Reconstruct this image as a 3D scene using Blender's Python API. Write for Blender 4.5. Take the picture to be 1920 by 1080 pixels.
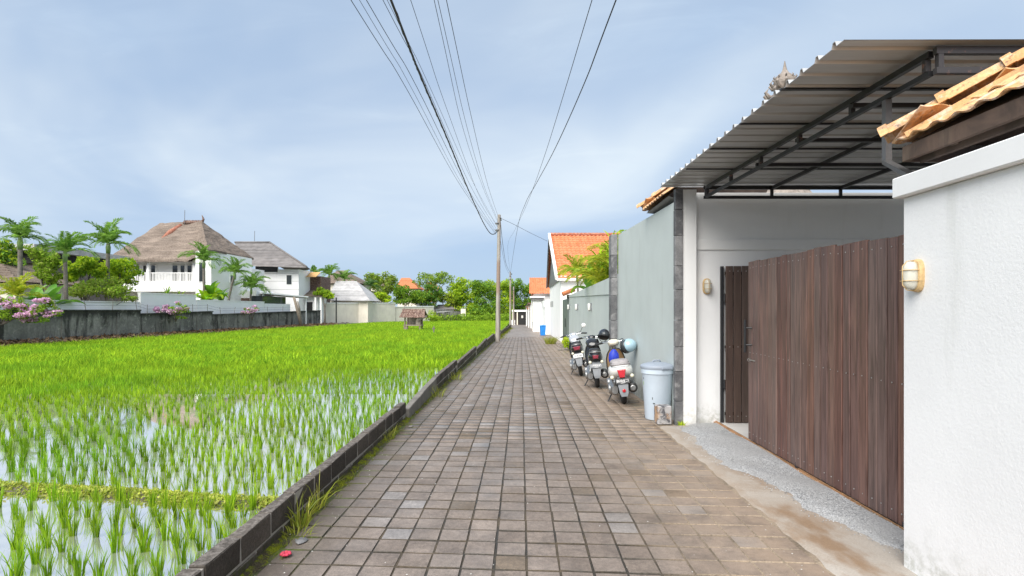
import bpy, bmesh, math, random
import numpy as np
from mathutils import Vector, Matrix
R = math.radians
for o in list(bpy.data.objects): bpy.data.objects.remove(o)
SC = bpy.context.scene
COL = SC.collection
rnd = random.Random(7)

# ------------------------------------------------------------------ camera
F, CX, CY, H = 1050.0, 977.0, 580.0, 1.6      # focal length and road vanishing point of the photo, eye height
cam_d = bpy.data.cameras.new('camera'); cam = bpy.data.objects.new('camera', cam_d); COL.objects.link(cam)
cam.location = (0, 0, H); cam.rotation_euler = (R(90), 0, 0)
cam_d.sensor_width = 36; cam_d.lens = 36 * F / 1920
cam_d.shift_x = (960 - CX) / 1920; cam_d.shift_y = (CY - 540) / 1920
cam_d.clip_start = 0.05; cam_d.clip_end = 3000
SC.camera = cam
SC.render.resolution_x, SC.render.resolution_y = 1024, 576

# ------------------------------------------------------------------ world, sun, exposure
SUN_EL, SUN_AZ = 45, 204          # compass azimuth measured from +Y towards +X: behind the camera, to the left
W = bpy.data.worlds.new('World'); SC.world = W; W.use_nodes = True
wn, wl = W.node_tree.nodes, W.node_tree.links
wn.clear()
def wnode(t, **k):
    n = wn.new(t)
    for a, b in k.items(): setattr(n, a, b)
    return n
w_out = wnode('ShaderNodeOutputWorld'); w_bg = wnode('ShaderNodeBackground'); w_bg.inputs[1].default_value = 0.13
w_sky = wnode('ShaderNodeTexSky', sky_type='NISHITA', sun_disc=False)
w_sky.sun_elevation = R(SUN_EL); w_sky.sun_rotation = R(SUN_AZ)
w_sky.air_density = 1.0; w_sky.dust_density = 0.6; w_sky.ozone_density = 1.6; w_sky.altitude = 20
# a thin veil of cloud over the whole dome: noise laid on a flat layer overhead
w_tc = wnode('ShaderNodeTexCoord'); w_sep = wnode('ShaderNodeSeparateXYZ')
wl.new(w_tc.outputs['Generated'], w_sep.inputs[0])
def wmath(op, a, b=None):
    n = wnode('ShaderNodeMath', operation=op)
    for i, v in enumerate((a, b)):
        if v is None: continue
        if isinstance(v, (int, float)): n.inputs[i].default_value = v
        else: wl.new(v, n.inputs[i])
    return n.outputs[0]
w_z = wmath('ADD', wmath('MAXIMUM', w_sep.outputs[2], 0.0), 0.22)
w_cmb = wnode('ShaderNodeCombineXYZ')
wl.new(wmath('DIVIDE', w_sep.outputs[0], w_z), w_cmb.inputs[0]); wl.new(wmath('DIVIDE', w_sep.outputs[1], w_z), w_cmb.inputs[1])
def wnoise(scale, detail, rough, sx, sy, off, dist=0.6, rot=0.42):
    m = wnode('ShaderNodeMapping'); m.inputs['Scale'].default_value = (sx, sy, 1); m.inputs['Location'].default_value = off
    m.inputs['Rotation'].default_value = (0, 0, rot)
    wl.new(w_cmb.outputs[0], m.inputs[0])
    n = wnode('ShaderNodeTexNoise'); n.inputs['Scale'].default_value = scale; n.inputs['Detail'].default_value = detail
    n.inputs['Roughness'].default_value = rough; n.inputs['Distortion'].default_value = dist
    wl.new(m.outputs[0], n.inputs['Vector']); return n.outputs[0]
def wramp(v, a, b, lo=0.0, hi=1.0):
    n = wnode('ShaderNodeMapRange', interpolation_type='SMOOTHSTEP'); n.inputs[1].default_value = a; n.inputs[2].default_value = b
    n.inputs[3].default_value = lo; n.inputs[4].default_value = hi; wl.new(v, n.inputs[0]); return n.outputs[0]
w_c1 = wramp(wnoise(0.5, 2.5, 0.45, 1, 1.25, (3.1, 1.7, 0), 0.5), 0.34, 0.68, 0.80, 0.95)
w_c2 = wramp(wnoise(1.7, 6, 0.6, 0.75, 2.0, (0.3, 5.2, 0), 1.2), 0.50, 0.80, 0.0, 0.12)
w_cl = wmath('MINIMUM', wmath('ADD', w_c1, w_c2), 0.93)
w_cl = wmath('MULTIPLY', w_cl, wramp(w_sep.outputs[2], -0.02, 0.12, 0.75, 1.0))
w_mix = wnode('ShaderNodeMix', data_type='RGBA')
wl.new(w_cl, w_mix.inputs[0]); 
w_gain = wnode('ShaderNodeMix', data_type='RGBA', blend_type='MULTIPLY'); w_gain.inputs[0].default_value = 1.0
wl.new(w_sky.outputs[0], w_gain.inputs[6]); w_gain.inputs[7].default_value = (0.36, 0.44, 0.58, 1)
wl.new(w_gain.outputs[2], w_mix.inputs[6]); w_veil = wnode('ShaderNodeMix', data_type='RGBA'); w_veil.inputs[6].default_value = (2.35, 3.03, 3.95, 1); w_veil.inputs[7].default_value = (4.0, 4.45, 4.75, 1)
w_veil_f = wnode('ShaderNodeMath', operation='MULTIPLY')
wl.new(wramp(wnoise(0.7, 4.5, 0.5, 0.92, 1.0, (8.95, -0.536, 1.109), 0.7, 1.0195), 0.30, 0.66), w_veil_f.inputs[0]); wl.new(wramp(w_sep.outputs[2], 0.02, 0.24, 0.15, 1.0), w_veil_f.inputs[1]); wl.new(w_veil_f.outputs[0], w_veil.inputs[0]); wl.new(w_veil.outputs[2], w_mix.inputs[7])
wl.new(w_mix.outputs[2], w_bg.inputs[0]); wl.new(w_bg.outputs[0], w_out.inputs[0])
sun_d = bpy.data.lights.new('sun', 'SUN'); sun = bpy.data.objects.new('sun', sun_d); COL.objects.link(sun)
sun_d.energy = 3.7; sun_d.angle = R(56); sun_d.color = (1.0, 0.955, 0.89)
sv = Vector((math.sin(R(SUN_AZ)) * math.cos(R(SUN_EL)), math.cos(R(SUN_AZ)) * math.cos(R(SUN_EL)), math.sin(R(SUN_EL))))
sun.rotation_euler = sv.to_track_quat('Z', 'Y').to_euler(); sun.location = (0, 0, 30)
VS = SC.view_settings
VS.view_transform = 'Standard'; VS.look = 'None'; VS.gamma = 1; VS.use_curve_mapping = False
VS.exposure = 0.74
SC.cycles.max_bounces = 8; SC.cycles.transparent_max_bounces = 8
SC.cycles.caustics_reflective = False; SC.cycles.caustics_refractive = False

# ------------------------------------------------------------------ helpers
def P(px, py, d):                       # a point seen at photo pixel (px, py) that stands d metres down the lane
    return Vector(((px - CX) * d / F, d, H - (py - CY) * d / F))
def gz(y):                              # the lane falls gently away from about 8 m on
    return 0.0 if y < 8 else -0.012 * (min(y, 112) - 8)
def pz(y):                              # level of the paddy terraces
    if y < 5.0: return -0.075
    if y < 11.2: return -0.10
    if y < 16.8: return -0.16
    return -0.20 - 0.0055 * (min(y, 110) - 16.8)

def tag(o, label=None, cat=None, group=None, kind=None):
    if label: o['label'] = label
    if cat: o['category'] = cat
    if group: o['group'] = group
    if kind: o['kind'] = kind
    return o
def link_mesh(name, me, parent=None, mat=None, loc=None, rot=None, scale=None):
    o = bpy.data.objects.new(name, me); COL.objects.link(o)
    if mat is not None and not me.materials: me.materials.append(mat)
    if parent: o.parent = parent
    if loc is not None: o.location = loc
    if rot is not None: o.rotation_euler = rot
    if scale is not None: o.scale = scale
    return o
def empty(name, loc=(0, 0, 0), rot=(0, 0, 0), label=None, cat=None, group=None):
    o = bpy.data.objects.new(name, None); COL.objects.link(o); o.location = loc; o.rotation_euler = rot
    o.empty_display_size = 0.2
    return tag(o, label, cat, group)
def np_mesh(name, v, f):                # v (N,3), f (M,k) arrays
    me = bpy.data.meshes.new(name); v = np.asarray(v, dtype=np.float32); f = np.asarray(f, dtype=np.int32); k = f.shape[1]
    me.vertices.add(len(v)); me.vertices.foreach_set('co', v.ravel())
    me.loops.add(f.size); me.loops.foreach_set('vertex_index', f.ravel())
    me.polygons.add(len(f)); me.polygons.foreach_set('loop_start', np.arange(0, f.size, k, dtype=np.int32))
    me.polygons.foreach_set('loop_total', np.full(len(f), k, dtype=np.int32))
    me.update(calc_edges=True); return me

class MB:
    def __init__(s): s.v = []; s.f = []
    def add(s, vs, fs):
        b = len(s.v); s.v += [tuple(x) for x in vs]; s.f += [tuple(i + b for i in q) for q in fs]; return s
    def box(s, x0, x1, y0, y1, z0, z1):
        return s.add([(x0,y0,z0),(x1,y0,z0),(x1,y1,z0),(x0,y1,z0),(x0,y0,z1),(x1,y0,z1),(x1,y1,z1),(x0,y1,z1)],
                     [(0,3,2,1),(4,5,6,7),(0,1,5,4),(1,2,6,5),(2,3,7,6),(3,0,4,7)])
    def hexa(s, a, b):                  # two quads of 4 points each, joined
        return s.add(list(a) + list(b), [(3,2,1,0),(4,5,6,7),(0,1,5,4),(1,2,6,5),(2,3,7,6),(3,0,4,7)])
    def prism(s, pts, vec):             # polygon pushed along vec
        n = len(pts); pts = [Vector(p) for p in pts]; vec = Vector(vec)
        return s.add(pts + [p + vec for p in pts], [tuple(range(n))[::-1], tuple(range(n, 2*n))] + [(i, (i+1) % n, n + (i+1) % n, n + i) for i in range(n)])
    def bar(s, a, b, w, h=None, up=(0, 0, 1)):      # rectangular bar from a to b
        a, b = Vector(a), Vector(b); h = h or w; d = (b - a).normalized(); u = Vector(up)
        if abs(d.dot(u)) > 0.98: u = Vector((0, 1, 0))
        r = d.cross(u).normalized(); u = r.cross(d).normalized(); r *= w / 2; u *= h / 2
        return s.hexa([a - r - u, a + r - u, a + r + u, a - r + u], [b - r - u, b + r - u, b + r + u, b - r + u])
    def tube(s, pts, rad, n=8, cap=True):
        pts = [Vector(p) for p in pts]; m = len(pts)
        rad = rad if isinstance(rad, (list, tuple)) else [rad] * m
        base = len(s.v); prev = None
        for i, p in enumerate(pts):
            d = (pts[min(i+1, m-1)] - pts[max(i-1, 0)]).normalized()
            if prev is None:
                u = Vector((0, 0, 1)) if abs(d.z) < 0.9 else Vector((0, 1, 0)); r = d.cross(u).normalized()
            else: r = (prev - d * prev.dot(d)).normalized()
            prev = r; u = d.cross(r)
            for k in range(n):
                a = 2 * math.pi * k / n; q = p + (r * math.cos(a) + u * math.sin(a)) * rad[i]; s.v.append(tuple(q))
        for i in range(m - 1):
            for k in range(n):
                a, b = base + i*n + k, base + i*n + (k+1) % n; s.f.append((a, b, b + n, a + n))
        if cap:
            s.f.append(tuple(base + k for k in range(n))[::-1]); s.f.append(tuple(base + (m-1)*n + k for k in range(n)))
        return s
    def lathe(s, prof, n=20, c=(0, 0, 0), axis='z', cap=True, sx=1.0, sy=1.0):  # prof: (radius, height)
        base = len(s.v); m = len(prof); c = Vector(c)
        for r, h in prof:
            for k in range(n):
                a = 2 * math.pi * k / n; x, y = r * math.cos(a) * sx, r * math.sin(a) * sy
                q = {'z': Vector((x, y, h)), 'x': Vector((h, x, y)), 'y': Vector((y, h, x))}[axis]
                s.v.append(tuple(c + q))
        for i in range(m - 1):
            for k in range(n):
                a, b = base + i*n + k, base + i*n + (k+1) % n; s.f.append((a, b, b + n, a + n))
        if cap:
            if prof[0][0] > 1e-4: s.f.append(tuple(base + k for k in range(n))[::-1])
            if prof[-1][0] > 1e-4: s.f.append(tuple(base + (m-1)*n + k for k in range(n)))
        return s
    def loft(s, rings, cap=True):       # rings: lists of points with equal length
        base = len(s.v); n = len(rings[0])
        for r in rings: s.v += [tuple(p) for p in r]
        for i in range(len(rings) - 1):
            for k in range(n):
                a, b = base + i*n + k, base + i*n + (k+1) % n; s.f.append((a, b, b + n, a + n))
        if cap: s.f.append(tuple(base + k for k in range(n))[::-1]); s.f.append(tuple(base + (len(rings)-1)*n + k for k in range(n)))
        return s
    def grid(s, fn, nu, nv):
        base = len(s.v)
        for j in range(nv + 1):
            for i in range(nu + 1): s.v.append(tuple(fn(i / nu, j / nv)))
        for j in range(nv):
            for i in range(nu):
                a = base + j*(nu+1) + i; s.f.append((a, a+1, a+nu+2, a+nu+1))
        return s
    def mesh(s, name, smooth=False, bevel=0.0, seg=1, recalc=True):
        me = bpy.data.meshes.new(name); me.from_pydata(s.v, [], s.f)
        if bevel or recalc:
            bm = bmesh.new(); bm.from_mesh(me)
            if bevel:
                eds = [e for e in bm.edges if len(e.link_faces) == 2 and e.calc_face_angle(0) > 0.5]
                bmesh.ops.bevel(bm, geom=eds, offset=bevel, segments=seg, affect='EDGES', profile=0.6, clamp_overlap=True)
            bmesh.ops.recalc_face_normals(bm, faces=bm.faces[:]); bm.to_mesh(me); bm.free()
        if smooth:
            me.polygons.foreach_set('use_smooth', [True] * len(me.polygons))
            if smooth == 'auto':
                for e in me.edges: pass
                me.set_sharp_from_angle(angle=R(38))
        me.update(); return me
    def build(s, name, mat, parent=None, smooth=False, bevel=0.0, seg=1, loc=None, rot=None, recalc=True):
        return link_mesh(name, s.mesh(name, smooth, bevel, seg, recalc), parent, mat, loc, rot)
def dup(o, parent=None, loc=None, rot=None, scale=None, label=None):
    c = o.copy(); COL.objects.link(c); c.parent = parent
    if loc is not None: c.location = loc
    if rot is not None: c.rotation_euler = rot
    if scale is not None: c.scale = scale
    if label: c['label'] = label
    return c
def dup_tree(o, parent=None, loc=None, rot=None, scale=None, label=None):
    c = dup(o, parent, loc, rot, scale, label)
    for ch in list(o.children):
        d = dup(ch, c)
        for g in list(ch.children): dup(g, d)
    return c
def ell(cx, y, cz, a, b, n=14, p=2.4, flat=0.0):      # superellipse ring in the XZ plane at y
    out = []
    for k in range(n):
        t = 2 * math.pi * k / n; c, s_ = math.cos(t), math.sin(t)
        out.append((cx + a * math.copysign(abs(c) ** (2/p), c), y, cz + b * math.copysign(abs(s_) ** (2/p), s_)))
    return out

# ------------------------------------------------------------------ materials
class NT:
    def __init__(s, name):
        s.m = bpy.data.materials.new(name); s.m.use_nodes = True; s.t = s.m.node_tree; s.t.nodes.clear()
        s.out = s.n('ShaderNodeOutputMaterial'); s.p = s.n('ShaderNodeBsdfPrincipled'); s.l(s.p.outputs[0], s.out.inputs[0])
    def n(s, t, **k):
        n = s.t.nodes.new(t)
        for a, b in k.items(): setattr(n, a, b)
        return n
    def l(s, a, b): s.t.links.new(a, b)
    def inp(s, sock, v):
        if v is None: return
        if isinstance(v, (int, float)): sock.default_value = v
        elif isinstance(v, tuple): sock.default_value = v if len(v) != 3 or sock.type != 'RGBA' else (*v, 1)
        else: s.l(v, sock)
    def pos(s): return s.n('ShaderNodeNewGeometry').outputs['Position']
    def objc(s): return s.n('ShaderNodeTexCoord').outputs['Object']
    def mapv(s, v, scale=(1, 1, 1), loc=(0, 0, 0), rot=(0, 0, 0)):
        n = s.n('ShaderNodeMapping'); n.inputs['Scale'].default_value = scale; n.inputs['Location'].default_value = loc; n.inputs['Rotation'].default_value = rot
        s.l(v, n.inputs[0]); return n.outputs[0]
    def noise(s, v, scale, detail=4, rough=0.55, dist=0.0):
        n = s.n('ShaderNodeTexNoise'); n.inputs['Scale'].default_value = scale; n.inputs['Detail'].default_value = detail
        n.inputs['Roughness'].default_value = rough; n.inputs['Distortion'].default_value = dist
        s.l(v, n.inputs['Vector']); return n.outputs[0]
    def voro(s, v, scale, out='Color', feature='F1', rand=1.0):
        n = s.n('ShaderNodeTexVoronoi', feature=feature); n.inputs['Scale'].default_value = scale; n.inputs['Randomness'].default_value = rand
        s.l(v, n.inputs['Vector']); return n.outputs[out]
    def ramp(s, v, a, b, lo=0.0, hi=1.0, smooth=True):
        n = s.n('ShaderNodeMapRange', interpolation_type='SMOOTHSTEP' if smooth else 'LINEAR')
        n.inputs[1].default_value = a; n.inputs[2].default_value = b; n.inputs[3].default_value = lo; n.inputs[4].default_value = hi
        s.l(v, n.inputs[0]); return n.outputs[0]
    def mix(s, fac, a, b, mode='MIX'):
        n = s.n('ShaderNodeMix', data_type='RGBA', blend_type=mode)
        s.inp(n.inputs[0], fac); s.inp(n.inputs[6], a); s.inp(n.inputs[7], b); return n.outputs[2]
    def mth(s, op, a, b=None, c=None):
        n = s.n('ShaderNodeMath', operation=op)
        for i, v in enumerate((a, b, c)):
            if v is not None: s.inp(n.inputs[i], v)
        return n.outputs[0]
    def sep(s, v):
        n = s.n('ShaderNodeSeparateXYZ'); s.l(v, n.inputs[0]); return n.outputs
    def orand(s): return s.n('ShaderNodeObjectInfo').outputs['Random']
    def irand(s): return s.n('ShaderNodeNewGeometry').outputs['Random Per Island']
    def rand(s): return s.mth('FRACT', s.mth('ADD', s.orand(), s.irand()))
    def bump(s, h, strength=0.5, dist=0.01, normal=None):
        n = s.n('ShaderNodeBump'); n.inputs['Strength'].default_value = strength; n.inputs['Distance'].default_value = dist
        s.l(h, n.inputs['Height'])
        if normal: s.l(normal, n.inputs['Normal'])
        return n.outputs[0]
    def hsv(s, col, h=0.5, sat=1.0, v=1.0):
        n = s.n('ShaderNodeHueSaturation'); s.inp(n.inputs['Hue'], h); s.inp(n.inputs['Saturation'], sat); s.inp(n.inputs['Value'], v); s.inp(n.inputs['Color'], col)
        return n.outputs[0]
    def fin(s, col=None, rough=None, metal=None, nrm=None, spec=None, ior=None, coat=None):
        s.inp(s.p.inputs['Base Color'], col); s.inp(s.p.inputs['Roughness'], rough); s.inp(s.p.inputs['Metallic'], metal)
        if nrm: s.l(nrm, s.p.inputs['Normal'])
        s.inp(s.p.inputs['Specular IOR Level'], spec); s.inp(s.p.inputs['IOR'], ior)
        if coat: s.inp(s.p.inputs['Coat Weight'], coat); s.inp(s.p.inputs['Coat Roughness'], 0.08)
        return s.m

def simple(name, col, rough=0.6, metal=0.0, var=0.15, scale=6.0, bump=0.0, bscale=60, spec=0.5, coat=None, bdist=0.004, orand=0.0, coord='pos'):
    t = NT(name); v = t.pos() if coord == 'pos' else t.objc()
    n = t.noise(v, scale, 5, 0.6)
    val = t.ramp(n, 0.3, 0.7, 1 - var, 1 + var, False)
    if orand: val = t.mth('MULTIPLY', val, t.ramp(t.rand(), 0, 1, 1 - orand, 1 + orand, False))
    c = t.hsv(col, v=val)
    nr = t.bump(t.noise(v, bscale, 4, 0.6), bump, bdist) if bump else None
    r = t.ramp(n, 0.3, 0.7, max(rough - 0.07, 0.02), min(rough + 0.07, 1), False)
    return t.fin(c, r, metal, nr, spec, coat=coat)
def leaf_mat(name, c1, c2, trans=0.4, rough=0.45, spec=0.35, vary=0.25, patch=None):
    t = NT(name)
    r = t.rand(); n = t.noise(t.pos(), 1.3, 2)
    c = t.mix(r, c1, c2)
    if patch: c = t.mix(t.ramp(t.noise(t.mapv(t.pos(), (1, .6, 1)), .45, 4, .6), .42, .66, 0, .6), c, patch)
    c = t.hsv(c, v=t.mth('MULTIPLY', t.ramp(n, 0.3, 0.7, 1 - vary, 1 + vary, False), t.ramp(t.mth('FRACT', t.mth('MULTIPLY', r, 7.3)), 0, 1, 0.8, 1.2, False)))
    t.fin(c, rough, 0, None, spec)
    tr = t.n('ShaderNodeBsdfTranslucent'); t.l(t.hsv(c, v=1.25), tr.inputs[0])
    ms = t.n('ShaderNodeMixShader'); ms.inputs[0].default_value = trans
    t.l(t.p.outputs[0], ms.inputs[1]); t.l(tr.outputs[0], ms.inputs[2]); t.l(ms.outputs[0], t.out.inputs[0])
    return t.m
def plaster(name, col, dirt=(0.30, 0.29, 0.25), streak=0.25, bscale=45, bstr=0.35, bdist=0.006, base_z=None, base_amt=0.6, var=0.05, rough=0.85):
    t = NT(name); v = t.pos()
    n1 = t.noise(v, 0.9, 5, 0.6); n2 = t.noise(t.mapv(v, (2.2, 2.2, 0.22)), 2.0, 5, 0.65)
    c = t.hsv(col, v=t.ramp(n1, 0.3, 0.7, 1 - var, 1 + var, False))
    c = t.mix(t.ramp(n2, 0.56, 0.80, 0, streak), c, dirt)
    if base_z is not None:
        z = t.sep(v)[2]
        f = t.mth('MULTIPLY', t.ramp(t.mth('SUBTRACT', z, t.mth('MULTIPLY', t.noise(v, 3.5, 5, 0.65), 0.55)), base_z - 0.25, base_z + 0.12, base_amt, 0), t.ramp(t.noise(v, 14, 4, 0.7), 0.35, 0.6))
        c = t.mix(f, c, dirt)
    h = t.mth('ADD', t.noise(v, bscale, 5, 0.6), t.mth('MULTIPLY', t.noise(v, bscale * 0.3, 3), 0.6))
    return t.fin(c, rough, 0, t.bump(h, bstr, bdist), 0.25)
# ------------------------------------------------------------------ material library
M = {}
def mk_paver():
    t = NT('paver stone'); v = t.pos(); r = t.rand(); xs = t.sep(v)
    r2 = t.mth('FRACT', t.mth('MULTIPLY', r, 13.7)); r3 = t.mth('FRACT', t.mth('MULTIPLY', r, 5.31))
    c = t.mix(r, (0.188, 0.150, 0.124), (0.236, 0.193, 0.164))
    c = t.mix(t.ramp(r2, 0.93, 0.97, 0, .8), c, (0.26, 0.24, 0.23))            # a few pale grey replacements
    c = t.mix(t.ramp(r2, 0.09, 0.03, 0, .7), c, (0.135, 0.098, 0.06))           # and brown ones
    big = t.noise(v, 0.55, 4, 0.6); mid = t.noise(v, 4.5, 5, 0.65); fine = t.noise(v, 150, 3, 0.7)
    c = t.hsv(c, v=t.ramp(mid, 0.3, 0.7, 0.74, 1.24, False))
    c = t.hsv(c, v=t.ramp(fine, 0.35, 0.65, 0.72, 1.26, False))
    c = t.hsv(c, v=t.ramp(t.noise(v, 28, 4, 0.65), 0.35, 0.65, 0.84, 1.14, False))
    c = t.hsv(c, v=t.ramp(t.noise(v, 0.9, 5, 0.6, 0.4), 0.32, 0.68, 0.80, 1.15, False))
    # ochre silt washed across the right-hand side, dark damp band along the block wall on the left
    silt = t.mth('MULTIPLY', t.ramp(t.mth('ADD', xs[0], t.mth('MULTIPLY', big, 1.6)), 1.15, 2.6, 0, 0.62), t.ramp(mid, 0.35, 0.6, 0.45, 1))
    c = t.mix(silt, c, (0.33, 0.245, 0.178))
    moss = t.mth('MULTIPLY', t.ramp(t.mth('ADD', xs[0], t.mth('MULTIPLY', big, 0.9)), -0.62, -1.35, 0, 1), t.ramp(mid, 0.3, 0.62, 0.35, 0.8))
    c = t.mix(moss, c, (0.075, 0.066, 0.05))
    rough = t.mth('ADD', t.ramp(t.noise(v, 1.6, 4, 0.6), 0.35, 0.65, 0.33, 0.62, False), t.ramp(r3, 0, 1, -0.05, 0.1, False))
    h = t.mth('ADD', t.mth('MULTIPLY', fine, 0.5), t.noise(v, 45, 4, 0.6))
    return t.fin(c, rough, 0, t.bump(h, 0.35, 0.004), 0.32)
M['paver'] = mk_paver()
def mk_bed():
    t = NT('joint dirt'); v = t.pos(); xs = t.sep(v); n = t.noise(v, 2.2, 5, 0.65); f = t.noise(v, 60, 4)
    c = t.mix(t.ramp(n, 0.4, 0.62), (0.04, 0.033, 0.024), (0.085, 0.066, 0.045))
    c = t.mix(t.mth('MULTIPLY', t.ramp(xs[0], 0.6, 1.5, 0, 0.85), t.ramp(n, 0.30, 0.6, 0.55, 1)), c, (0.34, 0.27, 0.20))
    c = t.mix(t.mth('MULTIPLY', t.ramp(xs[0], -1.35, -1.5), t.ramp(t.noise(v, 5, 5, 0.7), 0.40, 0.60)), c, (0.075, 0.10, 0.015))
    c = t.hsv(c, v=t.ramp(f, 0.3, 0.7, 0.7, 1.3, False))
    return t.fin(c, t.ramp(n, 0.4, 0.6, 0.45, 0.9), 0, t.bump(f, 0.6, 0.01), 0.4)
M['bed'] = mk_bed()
M['ground'] = simple('bare earth', (0.11, 0.10, 0.055), 0.95, 0, 0.35, 0.6, 0.6, 12, bdist=0.05)
M['mud'] = simple('paddy mud', (0.10, 0.085, 0.06), 0.7, 0, 0.3, 1.2, 0.5, 9, bdist=0.03)
def mk_water():
    t = NT('silty paddy water'); v = t.pos(); n = t.noise(v, 0.35, 4, 0.6); 
    brown = t.ramp(n, 0.52, 0.72, 0, 0.6)
    c = t.mix(brown, (0.97, 0.925, 0.88), (0.22, 0.185, 0.12))
    return t.fin(c, 0.025, t.mth('SUBTRACT', 0.86, t.mth('MULTIPLY', brown, 0.5)), t.bump(t.noise(v, 5, 2), 0.02, 0.006), 0.5, 1.6)
M['water'] = mk_water()
def mk_concrete(name, c1, c2, silt, x0, x1, bs=90):
    t = NT(name); v = t.pos(); n = t.noise(v, 1.1, 5, 0.65, 0.6); f = t.noise(v, bs, 4, 0.7); xs = t.sep(v)
    c = t.mix(t.ramp(n, 0.35, 0.65), c1, c2)
    c = t.mix(t.mth('MULTIPLY', t.ramp(t.noise(t.mapv(v, (1.6, 0.7, 1)), 1.4, 4, 0.6), 0.42, 0.58), t.ramp(xs[1], x0, x1)), c, silt)
    c = t.hsv(c, v=t.ramp(f, 0.3, 0.7, 0.86, 1.14, False))
    return t.fin(c, t.ramp(n, 0.3, 0.7, 0.55, 0.9), 0, t.bump(f, 0.4, 0.006), 0.4)
M['apron'] = mk_concrete('apron concrete', (0.42, 0.38, 0.335), (0.33, 0.27, 0.215), (0.265, 0.18, 0.115), 6.2, 4.6)
def mk_gravel():
    t = NT('washed gravel'); v = t.pos(); c = t.voro(v, 130); d = t.voro(v, 130, 'Distance'); g = t.sep(c)[0]
    col = t.mix(t.ramp(g, 0.1, 0.9, 0, 1, False), (0.17, 0.175, 0.18), (0.60, 0.60, 0.60))
    n = t.noise(v, 1.2, 4, 0.6, 0.5)
    col = t.mix(t.ramp(n, 0.42, 0.60, 0.15, 0.7), col, (0.37, 0.365, 0.36))
    return t.fin(col, 0.7, 0, t.bump(t.mth('SUBTRACT', 1.0, d), 0.8, 0.006), 0.4)
M['gravel'] = mk_gravel()
M['pebble'] = simple('pebble', (0.36, 0.36, 0.36), 0.7, 0, 0.2, 20, orand=0.6)
M['white_rough'] = plaster('rough white stucco', (0.84, 0.84, 0.84), (0.36, 0.37, 0.30), 0.22, 55, 0.30, 0.006, -0.08, 0.6, 0.05)
M['white_smooth'] = plaster('smooth white paint', (0.86, 0.86, 0.85), (0.48, 0.46, 0.40), 0.16, 60, 0.10, 0.004, 0.02, 0.5, 0.03)
M['white_cap'] = plaster('white painted cap', (0.82, 0.82, 0.82), (0.5, 0.5, 0.46), 0.10, 50, 0.12, 0.004, None)
M['white_far'] = plaster('white house paint', (0.95, 0.945, 0.93), (0.55, 0.53, 0.48), 0.22, 6, 0.1, 0.02, None, var=0.03)
M['cream'] = plaster('cream garden wall', (0.78, 0.72, 0.61), (0.36, 0.31, 0.24), 0.5, 6, 0.2, 0.02, None, var=0.08)
M['grey_wall'] = plaster('grey green wall paint', (0.53, 0.575, 0.56), (0.36, 0.37, 0.33), 0.30, 30, 0.15, 0.006, 0.06, 0.75, 0.07, 0.6)
M['door_grey'] = simple('dark grey green paint', (0.13, 0.16, 0.15), 0.5, 0, 0.1, 3)
def mk_stained():
    t = NT('weathered concrete'); v = t.pos(); xs = t.sep(v)
    n = t.noise(t.mapv(v, (1, 1, 0.22)), 1.1, 7, 0.72, 0.5); b = t.noise(v, 0.6, 5, 0.6); f = t.noise(v, 8, 5, 0.65)
    c = t.mix(t.ramp(b, 0.35, 0.65), (0.15, 0.146, 0.135), (0.30, 0.29, 0.265))
    c = t.mix(t.ramp(t.mth('ADD', n, t.mth('MULTIPLY', b, .5)), 0.72, 0.90, 0, 0.88), c, (0.03, 0.029, 0.026))
    c = t.mix(t.ramp(t.mth('ADD', xs[2], t.mth('MULTIPLY', n, 0.9)), 1.35, 1.8, 0, 0.85), c, (0.028, 0.028, 0.025))
    c = t.mix(t.ramp(t.noise(v, 2.5, 5, 0.7), 0.57, 0.68, 0, 0.7), c, (0.40, 0.39, 0.35))
    return t.fin(t.hsv(c, v=t.ramp(f, 0.3, 0.7, 0.75, 1.25, False)), 0.9, 0, t.bump(f, 0.5, 0.03), 0.2)
M['stained'] = mk_stained()
def mk_block():
    t = NT('dark concrete block'); v = t.pos(); r = t.rand(); f = t.noise(v, 55, 5, 0.7); b = t.noise(v, 3.5, 5, 0.65); xs = t.sep(v)
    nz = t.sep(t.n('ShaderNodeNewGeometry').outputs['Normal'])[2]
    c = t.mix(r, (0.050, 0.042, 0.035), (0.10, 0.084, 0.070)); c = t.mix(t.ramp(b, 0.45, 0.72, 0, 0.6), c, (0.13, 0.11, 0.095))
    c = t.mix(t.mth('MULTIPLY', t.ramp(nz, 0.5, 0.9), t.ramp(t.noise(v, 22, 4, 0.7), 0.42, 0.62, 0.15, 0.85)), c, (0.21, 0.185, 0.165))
    low = t.mth('MULTIPLY', t.ramp(t.mth('ADD', xs[2], t.mth('MULTIPLY', b, 0.16)), 0.17, 0.07), t.ramp(t.noise(v, 12, 4, 0.7), 0.42, 0.58))
    c = t.mix(low, c, (0.055, 0.065, 0.012))
    return t.fin(t.hsv(c, v=t.ramp(f, 0.3, 0.7, 0.65, 1.35, False)), 0.85, 0, t.bump(f, 0.8, 0.01), 0.3)
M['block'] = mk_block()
M['mortar'] = simple('mortar', (0.36, 0.335, 0.30), 0.9, 0, 0.25, 8, 0.5, 60)
M['render_patch'] = simple('cement render', (0.18, 0.165, 0.145), 0.9, 0, 0.25, 5, 0.5, 40)
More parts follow.
